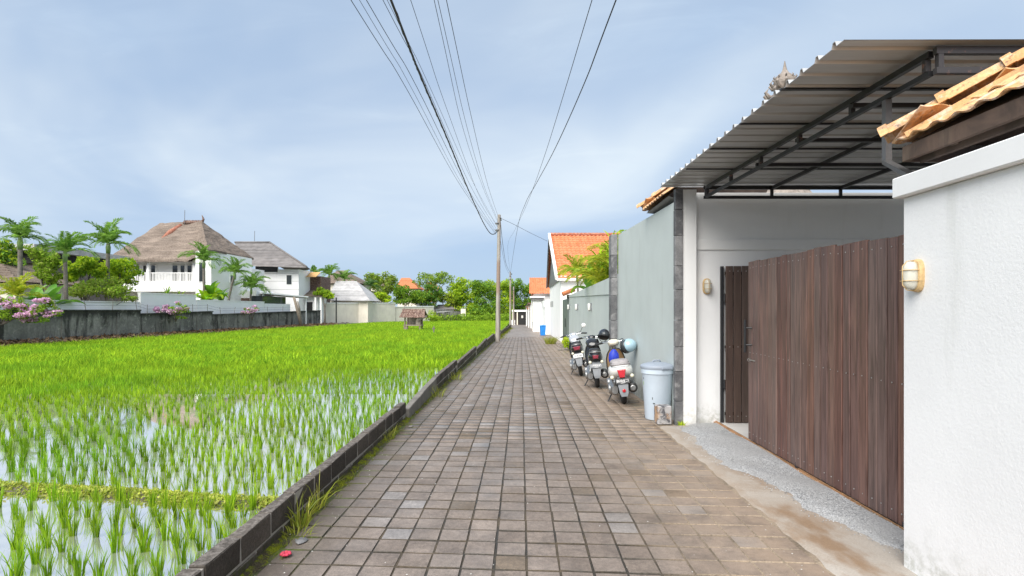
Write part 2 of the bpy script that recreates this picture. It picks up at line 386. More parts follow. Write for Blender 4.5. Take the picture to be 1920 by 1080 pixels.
def mk_wood(name, c1, c2, rough=0.45, sx=30, sz=1.2, hl=(0.30, 0.18, 0.12)):
    t = NT(name); v = t.pos(); r = t.rand()
    g = t.noise(t.mapv(v, (sx, sx, sz)), 1.6, 6, 0.62, 0.8); b = t.noise(t.mapv(v, (6, 6, 0.7)), 1.3, 4, 0.6)
    c = t.mix(t.ramp(g, 0.3, 0.7), c1, c2)
    c = t.hsv(c, h=t.ramp(r, 0, 1, 0.493, 0.508, False), v=t.ramp(r, 0, 1, 0.87, 1.15, False), sat=t.ramp(t.mth('FRACT', t.mth('MULTIPLY', r, 9.1)), 0, 1, 0.75, 1.1, False))
    c = t.mix(t.ramp(b, 0.54, 0.74, 0, 0.42), c, hl)
    return t.fin(c, t.ramp(g, 0.3, 0.7, rough - 0.1, rough + 0.12, False), 0, t.bump(g, 0.25, 0.003), 0.5)
M['plank'] = mk_wood('brown stained planks', (0.075, 0.036, 0.028), (0.20, 0.106, 0.083), 0.48, hl=(0.31, 0.165, 0.125))
M['plank_dark'] = mk_wood('dark stained planks', (0.045, 0.028, 0.022), (0.085, 0.052, 0.040), 0.5, hl=(0.12, 0.07, 0.05))
M['fascia'] = mk_wood('old timber fascia', (0.06, 0.038, 0.027), (0.14, 0.09, 0.065), 0.75, 3, 3, (0.2, 0.15, 0.11))
M['old_wood'] = mk_wood('grey weathered wood', (0.16, 0.125, 0.095), (0.30, 0.25, 0.20), 0.85, 8, 2, (0.36, 0.31, 0.26))
M['black_steel'] = simple('black painted steel', (0.018, 0.018, 0.02), 0.4, 0, 0.2, 4, spec=0.5)
M['grey_steel'] = simple('grey painted steel', (0.17, 0.165, 0.165), 0.42, 0.3, 0.2, 8)
def mk_rusty():
    t = NT('painted steel with rust'); v = t.pos(); n = t.noise(v, 11, 5, 0.7)
    c = t.mix(t.ramp(n, 0.58, 0.68), (0.05, 0.047, 0.05), (0.20, 0.11, 0.085))
    return t.fin(c, 0.5, 0.2, t.bump(n, 0.2, 0.004))
M['rust_steel'] = mk_rusty()
M['rail'] = simple('rusty track', (0.42, 0.235, 0.12), 0.7, 0.1, 0.3, 6, 0.3, 40)
M['stud'] = simple('steel bolt head', (0.5, 0.48, 0.46), 0.35, 0.9, 0.2, 20)
def mk_sheet():
    t = NT('galvanised roof sheet'); v = t.pos(); n = t.noise(t.mapv(v, (0.6, 5, 1)), 1.5, 5, 0.6)
    r = t.ramp(n, 0.3, 0.7, 0.30, 0.42, False)
    c = t.mix(t.ramp(n, 0.35, 0.7), (0.43, 0.433, 0.437), (0.56, 0.563, 0.567))
    return t.fin(c, r, 0.25, None, 0.5)
M['sheet'] = mk_sheet()
def mk_tile(name, c1, c2, c3, dirt=0.5):
    t = NT(name); v = t.pos(); r = t.rand(); b = t.noise(v, 5, 5, 0.65); f = t.noise(v, 50, 4, 0.7)
    c = t.mix(r, c1, c2); c = t.mix(t.ramp(t.mth('FRACT', t.mth('MULTIPLY', r, 6.7)), 0.7, 1, 0, 0.7), c, c3)
    c = t.mix(t.ramp(b, 0.50, 0.66, 0, dirt), c, (0.24, 0.17, 0.14)); c = t.mix(t.ramp(t.noise(v, 8, 4, 0.7), 0.50, 0.62, 0, dirt), c, (0.68, 0.54, 0.43)); c = t.mix(t.ramp(t.noise(v, 21, 5, 0.75), 0.55, 0.64, 0, dirt), c, (0.13, 0.09, 0.075))
    return t.fin(t.hsv(c, v=t.ramp(f, 0.3, 0.7, 0.8, 1.2, False)), 0.8, 0, t.bump(f, 0.4, 0.004), 0.3)
M['tile_near'] = mk_tile('sunbleached clay tile', (0.62, 0.33, 0.145), (0.70, 0.43, 0.21), (0.50, 0.24, 0.12), 0.7)
M['tile_far'] = mk_tile('orange clay tile', (0.56, 0.175, 0.07), (0.62, 0.22, 0.10), (0.50, 0.14, 0.06), 0.15)
M['tile_red'] = mk_tile('red clay tile', (0.36, 0.11, 0.06), (0.42, 0.15, 0.09), (0.3, 0.1, 0.06), 0.3)
M['tile_brown'] = mk_tile('brown clay tile', (0.12, 0.065, 0.05), (0.17, 0.10, 0.08), (0.09, 0.05, 0.045), 0.4)
M['shingle'] = simple('grey roof shingle', (0.195, 0.18, 0.175), 0.85, 0, 0.25, 1.5, 0.3, 6, orand=0.18)
M['shingle_pale'] = simple('pale grey shingle', (0.44, 0.43, 0.43), 0.85, 0, 0.2, 1.5, 0.3, 6, orand=0.14)
def mk_thatch():
    t = NT('alang thatch'); v = t.pos(); n = t.noise(t.mapv(v, (9, 9, 1.4)), 1.2, 5, 0.7); b = t.noise(v, 0.5, 4, 0.6); l = t.noise(t.mapv(v, (0.5, 0.5, 5)), 1.1, 4, 0.6)
    c = t.mix(t.ramp(n, 0.3, 0.7), (0.145, 0.112, 0.09), (0.285, 0.232, 0.192)); c = t.hsv(c, v=t.mth('MULTIPLY', t.ramp(b, 0.3, 0.7, 0.8, 1.2, False), t.ramp(l, 0.35, 0.65, 0.75, 1.2, False)))
    return t.fin(c, 0.95, 0, t.bump(t.mth('ADD', n, l), 0.8, 0.08), 0.1)
M['thatch'] = mk_thatch()
def mk_stone():
    t = NT('dark stone cladding'); v = t.pos(); r = t.rand(); n = t.noise(v, 6, 6, 0.65, 0.6); f = t.noise(v, 70, 4, 0.7)
    c = t.mix(r, (0.10, 0.10, 0.105), (0.19, 0.19, 0.195)); c = t.mix(t.ramp(n, 0.45, 0.7, 0, 0.75), c, (0.32, 0.315, 0.315)); c = t.mix(t.ramp(n, 0.42, 0.3, 0, 0.7), c, (0.05, 0.05, 0.052))
    return t.fin(t.hsv(c, v=t.ramp(f, 0.3, 0.7, 0.8, 1.2, False)), 0.8, 0, t.bump(f, 0.5, 0.005), 0.3)
M['stone'] = mk_stone()
M['shrine'] = simple('carved paras stone', (0.26, 0.22, 0.19), 0.9, 0, 0.45, 9, 0.8, 25, bdist=0.02)
M['pole'] = simple('concrete pole', (0.36, 0.33, 0.30), 0.85, 0, 0.25, 3, 0.3, 30)
def mk_pole():
    t = NT('weathered concrete pole'); v = t.pos(); z = t.sep(v)[2]; n = t.noise(t.mapv(v, (4, 4, 0.5)), 1.5, 5, 0.65)
    c = t.mix(t.ramp(n, 0.35, 0.65), (0.40, 0.37, 0.335), (0.27, 0.235, 0.20))
    c = t.mix(t.mth('MULTIPLY', t.ramp(z, 2.3, 2.7), t.ramp(z, 4.7, 4.3, 0, 0.75)), c, (0.28, 0.185, 0.14))
    return t.fin(c, 0.85, 0, t.bump(n, 0.2, 0.01), 0.3)
M['pole'] = mk_pole()
M['cable'] = simple('black cable', (0.015, 0.016, 0.02), 0.6, 0, 0.1, 3)
M['rubber'] = simple('tyre rubber', (0.022, 0.022, 0.023), 0.75, 0, 0.25, 30)
M['black_plastic'] = simple('black plastic', (0.02, 0.02, 0.021), 0.38, 0, 0.2, 12, coord='obj')
M['black_gloss'] = simple('black gloss paint', (0.012, 0.012, 0.014), 0.15, 0, 0.1, 5, coat=0.6, coord='obj')
M['grey_plastic'] = simple('grey plastic', (0.17, 0.18, 0.195), 0.5, 0, 0.15, 10, coord='obj')
M['silver'] = simple('cast aluminium', (0.33, 0.33, 0.325), 0.35, 0.8, 0.25, 25, 0.2, 60, coord='obj')
M['chrome'] = simple('chrome', (0.75, 0.75, 0.76), 0.12, 1.0, 0.1, 5, coord='obj')
M['white_gloss'] = simple('white gloss paint', (0.76, 0.75, 0.72), 0.18, 0, 0.06, 4, coat=0.5, coord='obj')
M['cream_gloss'] = simple('cream gloss paint', (0.74, 0.69, 0.57), 0.2, 0, 0.06, 4, coat=0.5, coord='obj')
M['silver_gloss'] = simple('silver gloss paint', (0.55, 0.56, 0.59), 0.2, 0.4, 0.1, 4, coat=0.5, coord='obj')
M['brown_panel'] = simple('brown panel', (0.19, 0.115, 0.05), 0.4, 0, 0.2, 8, coord='obj')
M['seat_grey'] = simple('grey seat vinyl', (0.30, 0.28, 0.285), 0.55, 0, 0.15, 20, coord='obj')
M['blue_bag'] = simple('blue bag', (0.015, 0.04, 0.42), 0.55, 0, 0.3, 14, 0.5, 30, coord='obj')
M['red_lens'] = simple('red lens', (0.50, 0.012, 0.02), 0.12, 0, 0.15, 12, coat=0.6, coord='obj')
M['dark_red_lens'] = simple('dark red lens', (0.20, 0.008, 0.02), 0.15, 0, 0.15, 12, coat=0.6, coord='obj')
M['amber_lens'] = simple('clear lens', (0.75, 0.72, 0.55), 0.15, 0, 0.1, 12, coat=0.6, coord='obj')
M['plate_white'] = simple('white plate', (0.75, 0.75, 0.75), 0.4, 0, 0.05, 12, coord='obj')
M['helmet_black'] = simple('black helmet shell', (0.018, 0.02, 0.026), 0.22, 0, 0.1, 4, coat=0.5, coord='obj')
M['helmet_blue'] = simple('light blue helmet shell', (0.36, 0.52, 0.60), 0.22, 0, 0.06, 4, coat=0.5, coord='obj')
M['bin_pale'] = simple('pale blue grey plastic', (0.54, 0.62, 0.70), 0.42, 0, 0.06, 4, coord='obj')
M['bin_lid'] = simple('grey blue lid plastic', (0.30, 0.34, 0.40), 0.45, 0, 0.08, 4, coord='obj')
M['bin_blue'] = simple('bright blue plastic', (0.02, 0.24, 0.70), 0.4, 0, 0.08, 4, coord='obj')
M['bin_dark'] = simple('charcoal plastic', (0.07, 0.085, 0.085), 0.5, 0, 0.1, 4, coord='obj')
M['lamp_ring'] = simple('aged cream enamel', (0.58, 0.40, 0.19), 0.5, 0, 0.3, 35, coord='obj')
def mk_lampglass():
    t = NT('frosted lamp glass'); t.fin((0.78, 0.76, 0.66), 0.28, 0, None, 0.5); t.p.inputs['Transmission Weight'].default_value = 0.25; return t.m
M['lamp_glass'] = mk_lampglass()
M['window_glass'] = simple('dark window glass', (0.04, 0.047, 0.052), 0.08, 0, 0.1, 2, spec=0.6)
M['dark_gap'] = simple('dark interior', (0.02, 0.02, 0.02), 0.8)  # near-black; also paints in the shade under the flat roof slab
M['tile_floor'] = simple('pale floor tile', (0.70, 0.68, 0.65), 0.35, 0, 0.1, 3)
M['awning'] = simple('orange awning', (0.62, 0.36, 0.14), 0.8, 0, 0.1, 3)
M['rice'] = leaf_mat('young rice blades', (0.15, 0.31, 0.020), (0.45, 0.63, 0.032), 0.42, 0.8, 0.06, 0.30, (0.17, 0.38, 0.025))
M['grass_dry'] = leaf_mat('weedy grass', (0.22, 0.30, 0.02), (0.46, 0.44, 0.08), 0.4)
M['bund_leaf'] = leaf_mat('bund creeper', (0.24, 0.33, 0.03), (0.48, 0.48, 0.09), 0.35)
M['palm'] = leaf_mat('palm leaflets', (0.11, 0.24, 0.04), (0.26, 0.42, 0.07), 0.45)
M['palm_dark'] = leaf_mat('dark palm leaflets', (0.06, 0.15, 0.04), (0.13, 0.24, 0.06), 0.42)
M['palm_gold'] = leaf_mat('golden palm leaflets', (0.26, 0.38, 0.02), (0.52, 0.50, 0.05), 0.45)
M['leaf_mid'] = leaf_mat('mid green leaves', (0.14, 0.26, 0.02), (0.34, 0.50, 0.045), 0.45, .6, .15)
M['leaf_dark'] = leaf_mat('dark green leaves', (0.075, 0.19, 0.03), (0.21, 0.37, 0.05), 0.42, .6, .15)
M['leaf_lime'] = leaf_mat('lime green leaves', (0.36, 0.52, 0.02), (0.56, 0.65, 0.045), 0.48, .6, .15)
M['leaf_olive'] = leaf_mat('olive leaves', (0.16, 0.23, 0.035), (0.32, 0.39, 0.075), 0.42, .6, .15)
M['leaf_orange'] = leaf_mat('orange tinged leaves', (0.35, 0.18, 0.02), (0.50, 0.30, 0.04), 0.35)
M['banana'] = leaf_mat('banana leaf', (0.09, 0.24, 0.025), (0.17, 0.36, 0.03), 0.35, 0.35, 0.5)
M['banana_lime'] = leaf_mat('bright banana leaf', (0.22, 0.40, 0.01), (0.34, 0.50, 0.02), 0.4, 0.35, 0.5)
M['flower'] = leaf_mat('lilac pink bracts', (0.62, 0.34, 0.55), (0.80, 0.56, 0.70), 0.35)
M['pink'] = simple('pink petals', (0.62, 0.05, 0.10), 0.6, 0, 0.2, 60)
M['litter'] = leaf_mat('dry leaf litter', (0.13, 0.075, 0.04), (0.26, 0.18, 0.11), 0.1, 0.8, 0.2)
M['bark'] = simple('grey palm bark', (0.17, 0.15, 0.13), 0.9, 0, 0.35, 6, 0.5, 14, bdist=0.03)
M['bark_white'] = simple('lime washed bark', (0.50, 0.48, 0.44), 0.9, 0, 0.3, 6, 0.5, 14, bdist=0.03)
M['crownshaft'] = simple('green crownshaft', (0.18, 0.28, 0.09), 0.5, 0, 0.2, 4)
M['moss'] = leaf_mat('moss tufts', (0.10, 0.14, 0.01), (0.24, 0.26, 0.02), 0.2, 0.8, 0.2)
M['paper'] = simple('pale litter', (0.62, 0.60, 0.56), 0.8, 0, 0.15, 40)

def mk_blockpale():
    t = NT('mottled old block'); v = t.pos(); n = t.noise(v, 9, 5, .65, .6); m = t.noise(v, 4, 3)
    c = t.mix(t.ramp(n, .42, .58), (.10, .10, .11), (.42, .41, .41)); c = t.mix(t.ramp(m, .55, .68, 0, .7), c, (.5, .28, .12))
    return t.fin(c, .9, 0, t.bump(n, .5, .01), .2)
M['block_pale'] = mk_blockpale()
# ================================================================== SETTING: ground, road, paddy
def sheet(name, x0, x1, ys, zf, mat, nx=1):
    mb = MB()
    xs = [x0 + (x1 - x0) * i / nx for i in range(nx + 1)]
    for y in ys:
        for x in xs: mb.v.append((x, y, zf(x, y)))
    for j in range(len(ys) - 1):
        for i in range(nx):
            a = j*(nx+1) + i; mb.f.append((a, a+1, a+nx+2, a+nx+1))
    return tag(mb.build(name, mat), kind='structure')
def frange(a, b, s): return [a + (b - a) * i / max(1, round((b - a) / s)) for i in range(max(1, round((b - a) / s)) + 1)]
sheet('ground', -900, 900, [-60, 8, 30, 60, 112, 300, 1500], lambda x, y: gz(y) - 0.5, M['ground'])
sheet('yard', 2.36, 60, [-6, 8, 30, 60, 112, 160], lambda x, y: gz(y) - 0.03, M['ground'])
sheet('garden', -90, -25.1, [8, 30, 60, 112, 170], lambda x, y: -0.25 + 0.5 * gz(y), M['ground'])
road = sheet('road', -1.78, 2.362, frange(-4, 60, 2) + [112, 130], lambda x, y: gz(y) - 0.0065, M['bed'])

def bund_y(x): return 4.75 - 0.16 * (x + 1.8)
def plevel(x, y):
    if y < bund_y(x): return -0.075
    return pz(max(y, 5.01))
paddy = sheet('paddy', -25.2, -1.74, [-4, 5, 11.2, 16.8, 40, 70, 112, 130], lambda x, y: pz(y) - 0.09, M['mud'])
mb = MB()
for x0, x1 in ((-25, -9), (-9, -1.76)):
    b0, b1 = bund_y(x0), bund_y(x1)
    mb.add([(x0, -4, -0.075), (x1, -4, -0.075), (x1, b1, -0.075), (x0, b0, -0.075)], [(0, 1, 2, 3)])
    mb.add([(x0, b0, -0.10), (x1, b1, -0.10), (x1, 11.2, -0.10), (x0, 11.2, -0.10)], [(0, 1, 2, 3)])
    mb.add([(x0, 11.2, -0.16), (x1, 11.2, -0.16), (x1, 16.8, -0.16), (x0, 16.8, -0.16)], [(0, 1, 2, 3)])
    ys = [16.8, 24, 32, 42, 55, 70, 85, 101]
    for a, b in zip(ys[:-1], ys[1:]):
        z = pz(a) - 0.005
        mb.add([(x0, a, z), (x1, a, z), (x1, b, z), (x0, b, z)], [(0, 1, 2, 3)])
tag(mb.build('paddy_water', M['water'], recalc=False), kind='structure')

# ------------------------------------------------------------------ pavers
PW, PL, SK = 0.204, 0.2027, -0.06
def paver_mesh(name, gap, seed):
    r = random.Random(seed); w, l, b = PW/2 - gap, PL/2 - gap - .0033, 0.003
    j = lambda: r.uniform(-0.0026, 0.0020)
    mb = MB(); lo, mid, top = [], [], []
    for sx, sy in ((-1,-1),(1,-1),(1,1),(-1,1)):
        x, y = sx*w + j(), sy*l + j()
        lo.append((x, y + SK*x, -0.03)); mid.append((x, y + SK*x, -0.005)); top.append(((x - sx*b), (y - sy*b) + SK*(x - sx*b), 0))
    mb.loft([lo, mid, top]); return mb
pav_me = [paver_mesh('paver', 0.0042 + 0.0007*(k % 3), k).mesh('paver') for k in range(6)]
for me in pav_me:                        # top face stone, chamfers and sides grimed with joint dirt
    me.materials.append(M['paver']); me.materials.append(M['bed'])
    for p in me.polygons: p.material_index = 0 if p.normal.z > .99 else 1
near, rest = [], []
for row in range(-9, 190):
    for k in range(-8, 12):
        xc = 0.035 + PW * (k + 0.5)
        yc = 3.436 + PL * (row + 0.5) + SK * (xc - 0.03)
        if yc > 40: continue
        if k >= 9 and yc < 7.75: continue
        if k >= 9 and yc < 13 and rnd.random() < 0.25: continue
        if xc > 2.19: continue
        (near if yc > 3.25 and row < 400 else rest).append((yc, xc, k))
near.sort(); ind = near[:300]; rest += near[300:]
for i, (yc, xc, k) in enumerate(ind):
    o = link_mesh('paver', pav_me[rnd.randrange(6)], road, None, (xc + rnd.uniform(-.0015, .0015), yc + rnd.uniform(-.002, .002), rnd.uniform(-.0032, .0016)),
                  (rnd.uniform(-.010, .010), rnd.uniform(-.010, .010), rnd.uniform(-.013, .013)))
pm = [paver_mesh('p', 0.0042 + 0.0007*(k % 3), 50 + k) for k in range(6)]
V, Fq = [], []
for yc, xc, k in rest:
    m = pm[rnd.randrange(6)]; b = len(V); z = gz(yc) + rnd.uniform(-.002, .0015); tx, ty = rnd.uniform(-.008, .008), rnd.uniform(-.008, .008)
    for x, y, zz in m.v: V.append((xc + x, yc + y, z + zz + tx*x + ty*y))
    for q in m.f[:8] + m.f[-1:]: Fq.append([b + i for i in q])
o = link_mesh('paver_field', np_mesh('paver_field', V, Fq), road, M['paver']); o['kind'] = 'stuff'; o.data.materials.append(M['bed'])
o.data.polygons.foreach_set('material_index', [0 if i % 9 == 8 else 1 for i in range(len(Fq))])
# beyond 40 m the stones are too small to tell apart: a plain strip carries on
far_r = sheet('far_road', -1.5, 1.75, frange(39.9, 112, 4), lambda x, y: gz(y) - 0.003, M['paver']); far_r.parent = road

# ------------------------------------------------------------------ concrete apron and gravel strip at the gate
def apz(x, y): return 0.004 + 0.018 * max(0, min(1, (x - 1.88) / 0.6)) + 0.006 * math.sin(3.1*y + 5*x) * max(0, min(1, (x - 1.9) * 4))
mb = MB()
def ap(u, v):
    y = 2.2 + 5.45 * v; x0 = 1.874 + 0.012*math.sin(9*y) + 0.01*math.sin(23*y); x1 = 2.40 if y < 3.2 else 2.78
    x = x0 + (x1 - x0) * u
    return (x, y, apz(x, y) + (-0.02 if u == 0 else 0))
mb.grid(ap, 14, 60)
apron = tag(mb.build('concrete_apron', M['apron'], smooth=True), kind='structure')
EDGE = [(3.55, 2.50), (3.9, 2.40), (4.2, 2.31), (4.6, 2.26), (5.0, 2.235), (5.4, 2.18), (5.75, 2.05), (6.1, 2.03), (6.5, 2.08), (7.0, 2.10), (7.5, 2.13), (7.72, 2.3)]
def edge_x(y):
    for (a, xa), (b, xb) in zip(EDGE[:-1], EDGE[1:]):
        if a <= y <= b: return xa + (xb - xa) * (y - a) / (b - a)
    return EDGE[0][1] if y < EDGE[0][0] else EDGE[-1][1]
mb = MB()
def gv(u, v):
    y = 3.56 + 4.14 * v; x0 = edge_x(y) + 0.02*math.sin(11*y) + 0.015*math.sin(29*y + 1); x = x0 + (2.685 - x0) * u
    t = min(1, u * 4)
    return (x, y, apz(x, y) + (-0.004 + 0.022 * t) + 0.005*math.sin(7*y + 9*x))
mb.grid(gv, 16, 90)
gravel = tag(mb.build('gravel_strip', M['gravel'], smooth=True), kind='structure')
V, Fq = [], []
for i in range(2600):
    y = rnd.uniform(3.6, 7.6); e = edge_x(y); x = rnd.uniform(e - 0.12*rnd.random()**2, 2.70); s = rnd.uniform(0.003, 0.0075)
    z = apz(x, y) + (0.014 if x > e + 0.05 else 0.002); b = len(V)
    for dx, dy, dz in ((1,0,0),(0,1,0),(-1,0,0),(0,-1,0),(0,0,.8),(0,0,-.6)): V.append((x + dx*s*rnd.uniform(.7,1.2), y + dy*s*rnd.uniform(.7,1.2), z + dz*s + .002))
    Fq += [[b, b+1, b+4], [b+1, b+2, b+4], [b+2, b+3, b+4], [b+3, b, b+4]]
o = link_mesh('loose_gravel', np_mesh('loose_gravel', V, Fq), None, M['pebble']); tag(o, 'loose grey gravel scattered along the gate track', 'gravel', kind='stuff')
sheet('carport_floor', 2.78, 6.25, [2.8, 7.9], lambda x, y: 0.02, M['tile_floor'])

# ------------------------------------------------------------------ low block wall along the paddy
wall = empty('block_wall', (-1.72, 5, 0), label='low dark concrete block wall between the paddy and the lane', cat='wall')
bl_mb = MB().box(-0.5, 0.5, -0.5, 0.5, -0.5, 0.5)
def block_me(l, h, th, seed):
    r = random.Random(seed); mb = MB()
    mb.grid(lambda u, v: (0, 0, 0), 1, 1); mb.v, mb.f = [], []
    mb.box(-th/2, th/2, -l/2, l/2, -h/2, h/2)
    me = mb.mesh('block', bevel=0.007, seg=1)
    for v in me.vertices: v.co += Vector((r.uniform(-.003, .003), r.uniform(-.004, .004), r.uniform(-.004, .004)))
    me.materials.append(M['block']); return me
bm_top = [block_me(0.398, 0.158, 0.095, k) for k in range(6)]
SECT = [  # y0, y1, top at y0, top at y1, x at y0, x at y1
    (1.75, 8.2, 0.235, 0.238, -1.725, -1.735), (11.2, 15.0, 0.245, 0.247, -1.735, -1.755), (15.05, 21.5, 0.150, 0.187, -1.755, -1.755), (21.6, 27.9, 0.055, 0.155, -1.755, -1.74)]
core = MB(); far_b = MB()
def seg_wall(y0, y1, t0, t1, x0, x1, single):
    n = round((y1 - y0) / 0.41); l = (y1 - y0) / n
    for i in range(n):
        for c in range(3):
            off = 0.5 * l if c % 2 else 0
            ya, yb = y0 + i*l + off, y0 + (i+1)*l + off
            if yb > y1 + 0.01: ya, yb = y0, y0 + 0.5*l
            yc = (ya + yb) / 2; f = (yc - y0) / (y1 - y0); zt = t0 + (t1 - t0)*f; x = x0 + (x1 - x0)*f
            zc = zt - 0.08 - 0.172 * c
            if zc + 0.08 < gz(yc) - 0.02: continue
            if single:
                link_mesh('block', bm_top[rnd.randrange(6)], wall, None, (x + 1.72 + rnd.uniform(-.004, .004), yc - 5, zc + rnd.uniform(-.003, .003)),
                          (0, 0, rnd.uniform(-.008, .008)), (1, (yb - ya - 0.022) / 0.398, 1))
            else:
                far_b.box(x - .048, x + .048, ya + .008, yb - .008, zc - .079, zc + .079)
    core.hexa([(x0-.041, y0, t0-.5), (x0+.042, y0, t0-.5), (x0+.042, y0, t0-.012), (x0-.041, y0, t0-.012)],
              [(x1-.041, y1, t1-.5), (x1+.042, y1, t1-.5), (x1+.042, y1, t1-.012), (x1-.041, y1, t1-.012)])
for s in SECT[:3]: seg_wall(*s, True)
seg_wall(*SECT[3], False)
for s in ((28.0, 34.5, 0.08, 0.11, -1.74, -1.68), (34.6, 44, -0.02, -0.02, -1.68, -1.62), (44.1, 56, -0.16, -0.16, -1.62, -1.5), (56.1, 72, -0.30, -0.32, -1.5, -1.32)): seg_wall(*s, False)
for (x, y, z) in []: pass
o = core.build('mortar_core', M['mortar']); o.parent = wall; o.location = (1.72, -5, 0)
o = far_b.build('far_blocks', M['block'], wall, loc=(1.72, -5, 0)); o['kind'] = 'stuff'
mb = MB()                                   # the rendered, sloping stretch after the first end
for k in range(6):
    a, b = k / 6, (k + 1) / 6
    def ring(f):
        y = 8.26 + 2.92*f; z = 0.135 + 0.105 * f**0.8; x = -1.695 - 0.04*f
        return [(x-.05, y, -.4), (x+.05 + 0.006*math.sin(8*y), y, -.4), (x+.05 + 0.006*math.sin(9*y), y, z), (x-.05, y, z + .008*math.sin(5*y))]
    if k == 0: rings = [ring(a)]
    rings.append(ring(b))
mb.loft(rings); o = mb.build('render_patch', M['render_patch'], wall, bevel=0.008, loc=(1.72, -5, 0)); o['label'] = 'stretch smeared with grey cement render'

# ================================================================== RIGHT SIDE
# near boundary wall
nw = empty('boundary_wall', (2.46, 0.7, 0), label='rough white stucco boundary wall with a projecting cap, nearest on the right', cat='wall')
def L(o, root): o.parent = root; o.location = -Vector(root.location); return o
L(MB().box(2.36, 2.57, -2, 3.46, -0.1, 2.288).build('wall_body', M['white_rough'], bevel=0.008), nw)
L(MB().box(2.312, 2.62, -2.05, 3.492, 2.288, 2.412).build('wall_cap', M['white_cap'], bevel=0.006), nw)

# bulkhead wall lights -------------------------------------------------
def wall_light(loc, rotz, label, s=1.0):
    t = empty('wall_light', loc, (0, 0, rotz), label, 'wall light', 'oval bulkhead lights by the gate')
    t.scale = (s, s, s)                    # local: faces -Y, oval in XZ, 0.11 wide, 0.2 high
    def oval(a, b, y, n=28):
        out = []
        for k in range(n):
            q = 2*math.pi*k/n; c, s_ = math.cos(q), math.sin(q); out.append((a*math.copysign(abs(c)**.75, c), y, b*math.copysign(abs(s_)**.62, s_)))
        return out
    MB().loft([oval(.056, .104, 0), oval(.058, .106, -.012), oval(.052, .100, -.030), oval(.045, .092, -.034)]).build('ring', M['lamp_ring'], t, smooth='auto')
    MB().loft([oval(.043, .090, -.030), oval(.043, .089, -.055), oval(.038, .083, -.078), oval(.025, .066, -.093), oval(.004, .02, -.098)]).build('glass', M['lamp_glass'], t, smooth=True)
    g = MB()
    for z in (-.034, .034):
        g.tube([(-.05, -.03, z), (-.048, -.07, z), (-.03, -.098, z), (.03, -.098, z), (.048, -.07, z), (.05, -.03, z)], .0028, 6)
    g.tube([(0, -.03, -.098), (0, -.075, -.092), (0, -.103, -.06), (0, -.103, .06), (0, -.075, .092), (0, -.03, .098)], .0028, 6)
    g.build('guard', M['lamp_ring'], t, smooth=True)
    return t
wall_light((2.36, 3.325, 1.80), R(-90), 'cream oval bulkhead light on the near rough white wall', 0.93)
wall_light((2.603, 7.858, 1.922), 0, 'small oval bulkhead light on the white wall beside the inner gate leaf', 1.05)

# carport end wall, column, stone pillar ------------------------------
ew = empty('end_wall', (3.4, 7.95, 0), label='white end wall of the carport with a horizontal band', cat='wall')
L(MB().box(2.432, 6.3, 7.862, 8.02, -0.1, 2.43).build('lower_wall', M['white_rough']), ew)
L(MB().box(2.432, 6.3, 7.835, 8.018, 2.432, 2.585).build('band', M['white_smooth'], bevel=0.005), ew)
L(MB().box(2.432, 6.3, 7.85, 8.016, 2.587, 3.235).build('upper_wall', M['white_smooth']), ew)
L(MB().box(2.24, 2.43, 7.752, 8.03, -0.1, 3.26).build('corner_column', M['white_smooth'], bevel=0.004), ew)
sp = empty('stone_pillar', (2.19, 7.8, 0), label='dark stone clad pillar beside the pale blue grey bin', cat='pillar')
zz = [-0.02, .33, .74, 1.08, 1.45, 1.87, 2.2, 2.62, 2.98, 3.27]
for a, b in zip(zz[:-1], zz[1:]):
    d = rnd.uniform(0, .006); L(MB().box(2.135 - d, 2.237, 7.735 - d, 7.835, a + .003, b - .003).build('stone_slab', M['stone'], bevel=0.004), sp)

# tall and low grey walls ---------------------------------------------
tw = empty('tall_grey_wall', (2.28, 10, 0), label='tall smooth grey green wall behind the parked motorbikes', cat='wall')
L(MB().hexa([(2.2, 7.836, -.2), (2.36, 7.836, -.2), (2.36, 7.836, 3.135), (2.2, 7.836, 3.135)], [(2.155, 12.42, -.2), (2.32, 12.42, -.2), (2.32, 12.42, 3.25), (2.155, 12.42, 3.25)]).build('wall_body', M['grey_wall']), tw)
sp2 = empty('stone_pillar', (2.08, 12.6, -0.05), label='dark stone clad pillar at the far end of the tall grey wall', cat='pillar')
zz = [-0.08, .5, .95, 1.35, 1.9, 2.3, 2.8, 3.262]
for a, b in zip(zz[:-1], zz[1:]):
    d = rnd.uniform(0, .006); L(MB().box(2.0 - d, 2.137, 12.40 - d, 12.74, a + .003, b - .003).build('stone_slab', M['stone'], bevel=0.005), sp2)
lw = empty('low_grey_wall', (2.38, 20, -.14), label='lower grey green wall with three small wall lamps', cat='wall')
L(MB().hexa([(2.30, 12.43, -.3), (2.45, 12.43, -.3), (2.45, 12.43, 1.95), (2.30, 12.43, 1.95)], [(2.30, 26.9, -.4), (2.45, 26.9, -.4), (2.45, 26.9, 2.19), (2.30, 26.9, 2.19)]).build('wall_body', M['grey_wall']), lw)
L(MB().hexa([(2.272, 12.43, 1.952), (2.45, 12.43, 1.952), (2.45, 12.43, 2.44), (2.272, 12.43, 2.44)], [(2.272, 26.9, 2.192), (2.45, 26.9, 2.192), (2.45, 26.9, 2.25), (2.272, 26.9, 2.25)]).build('coping', M['grey_wall']), lw)
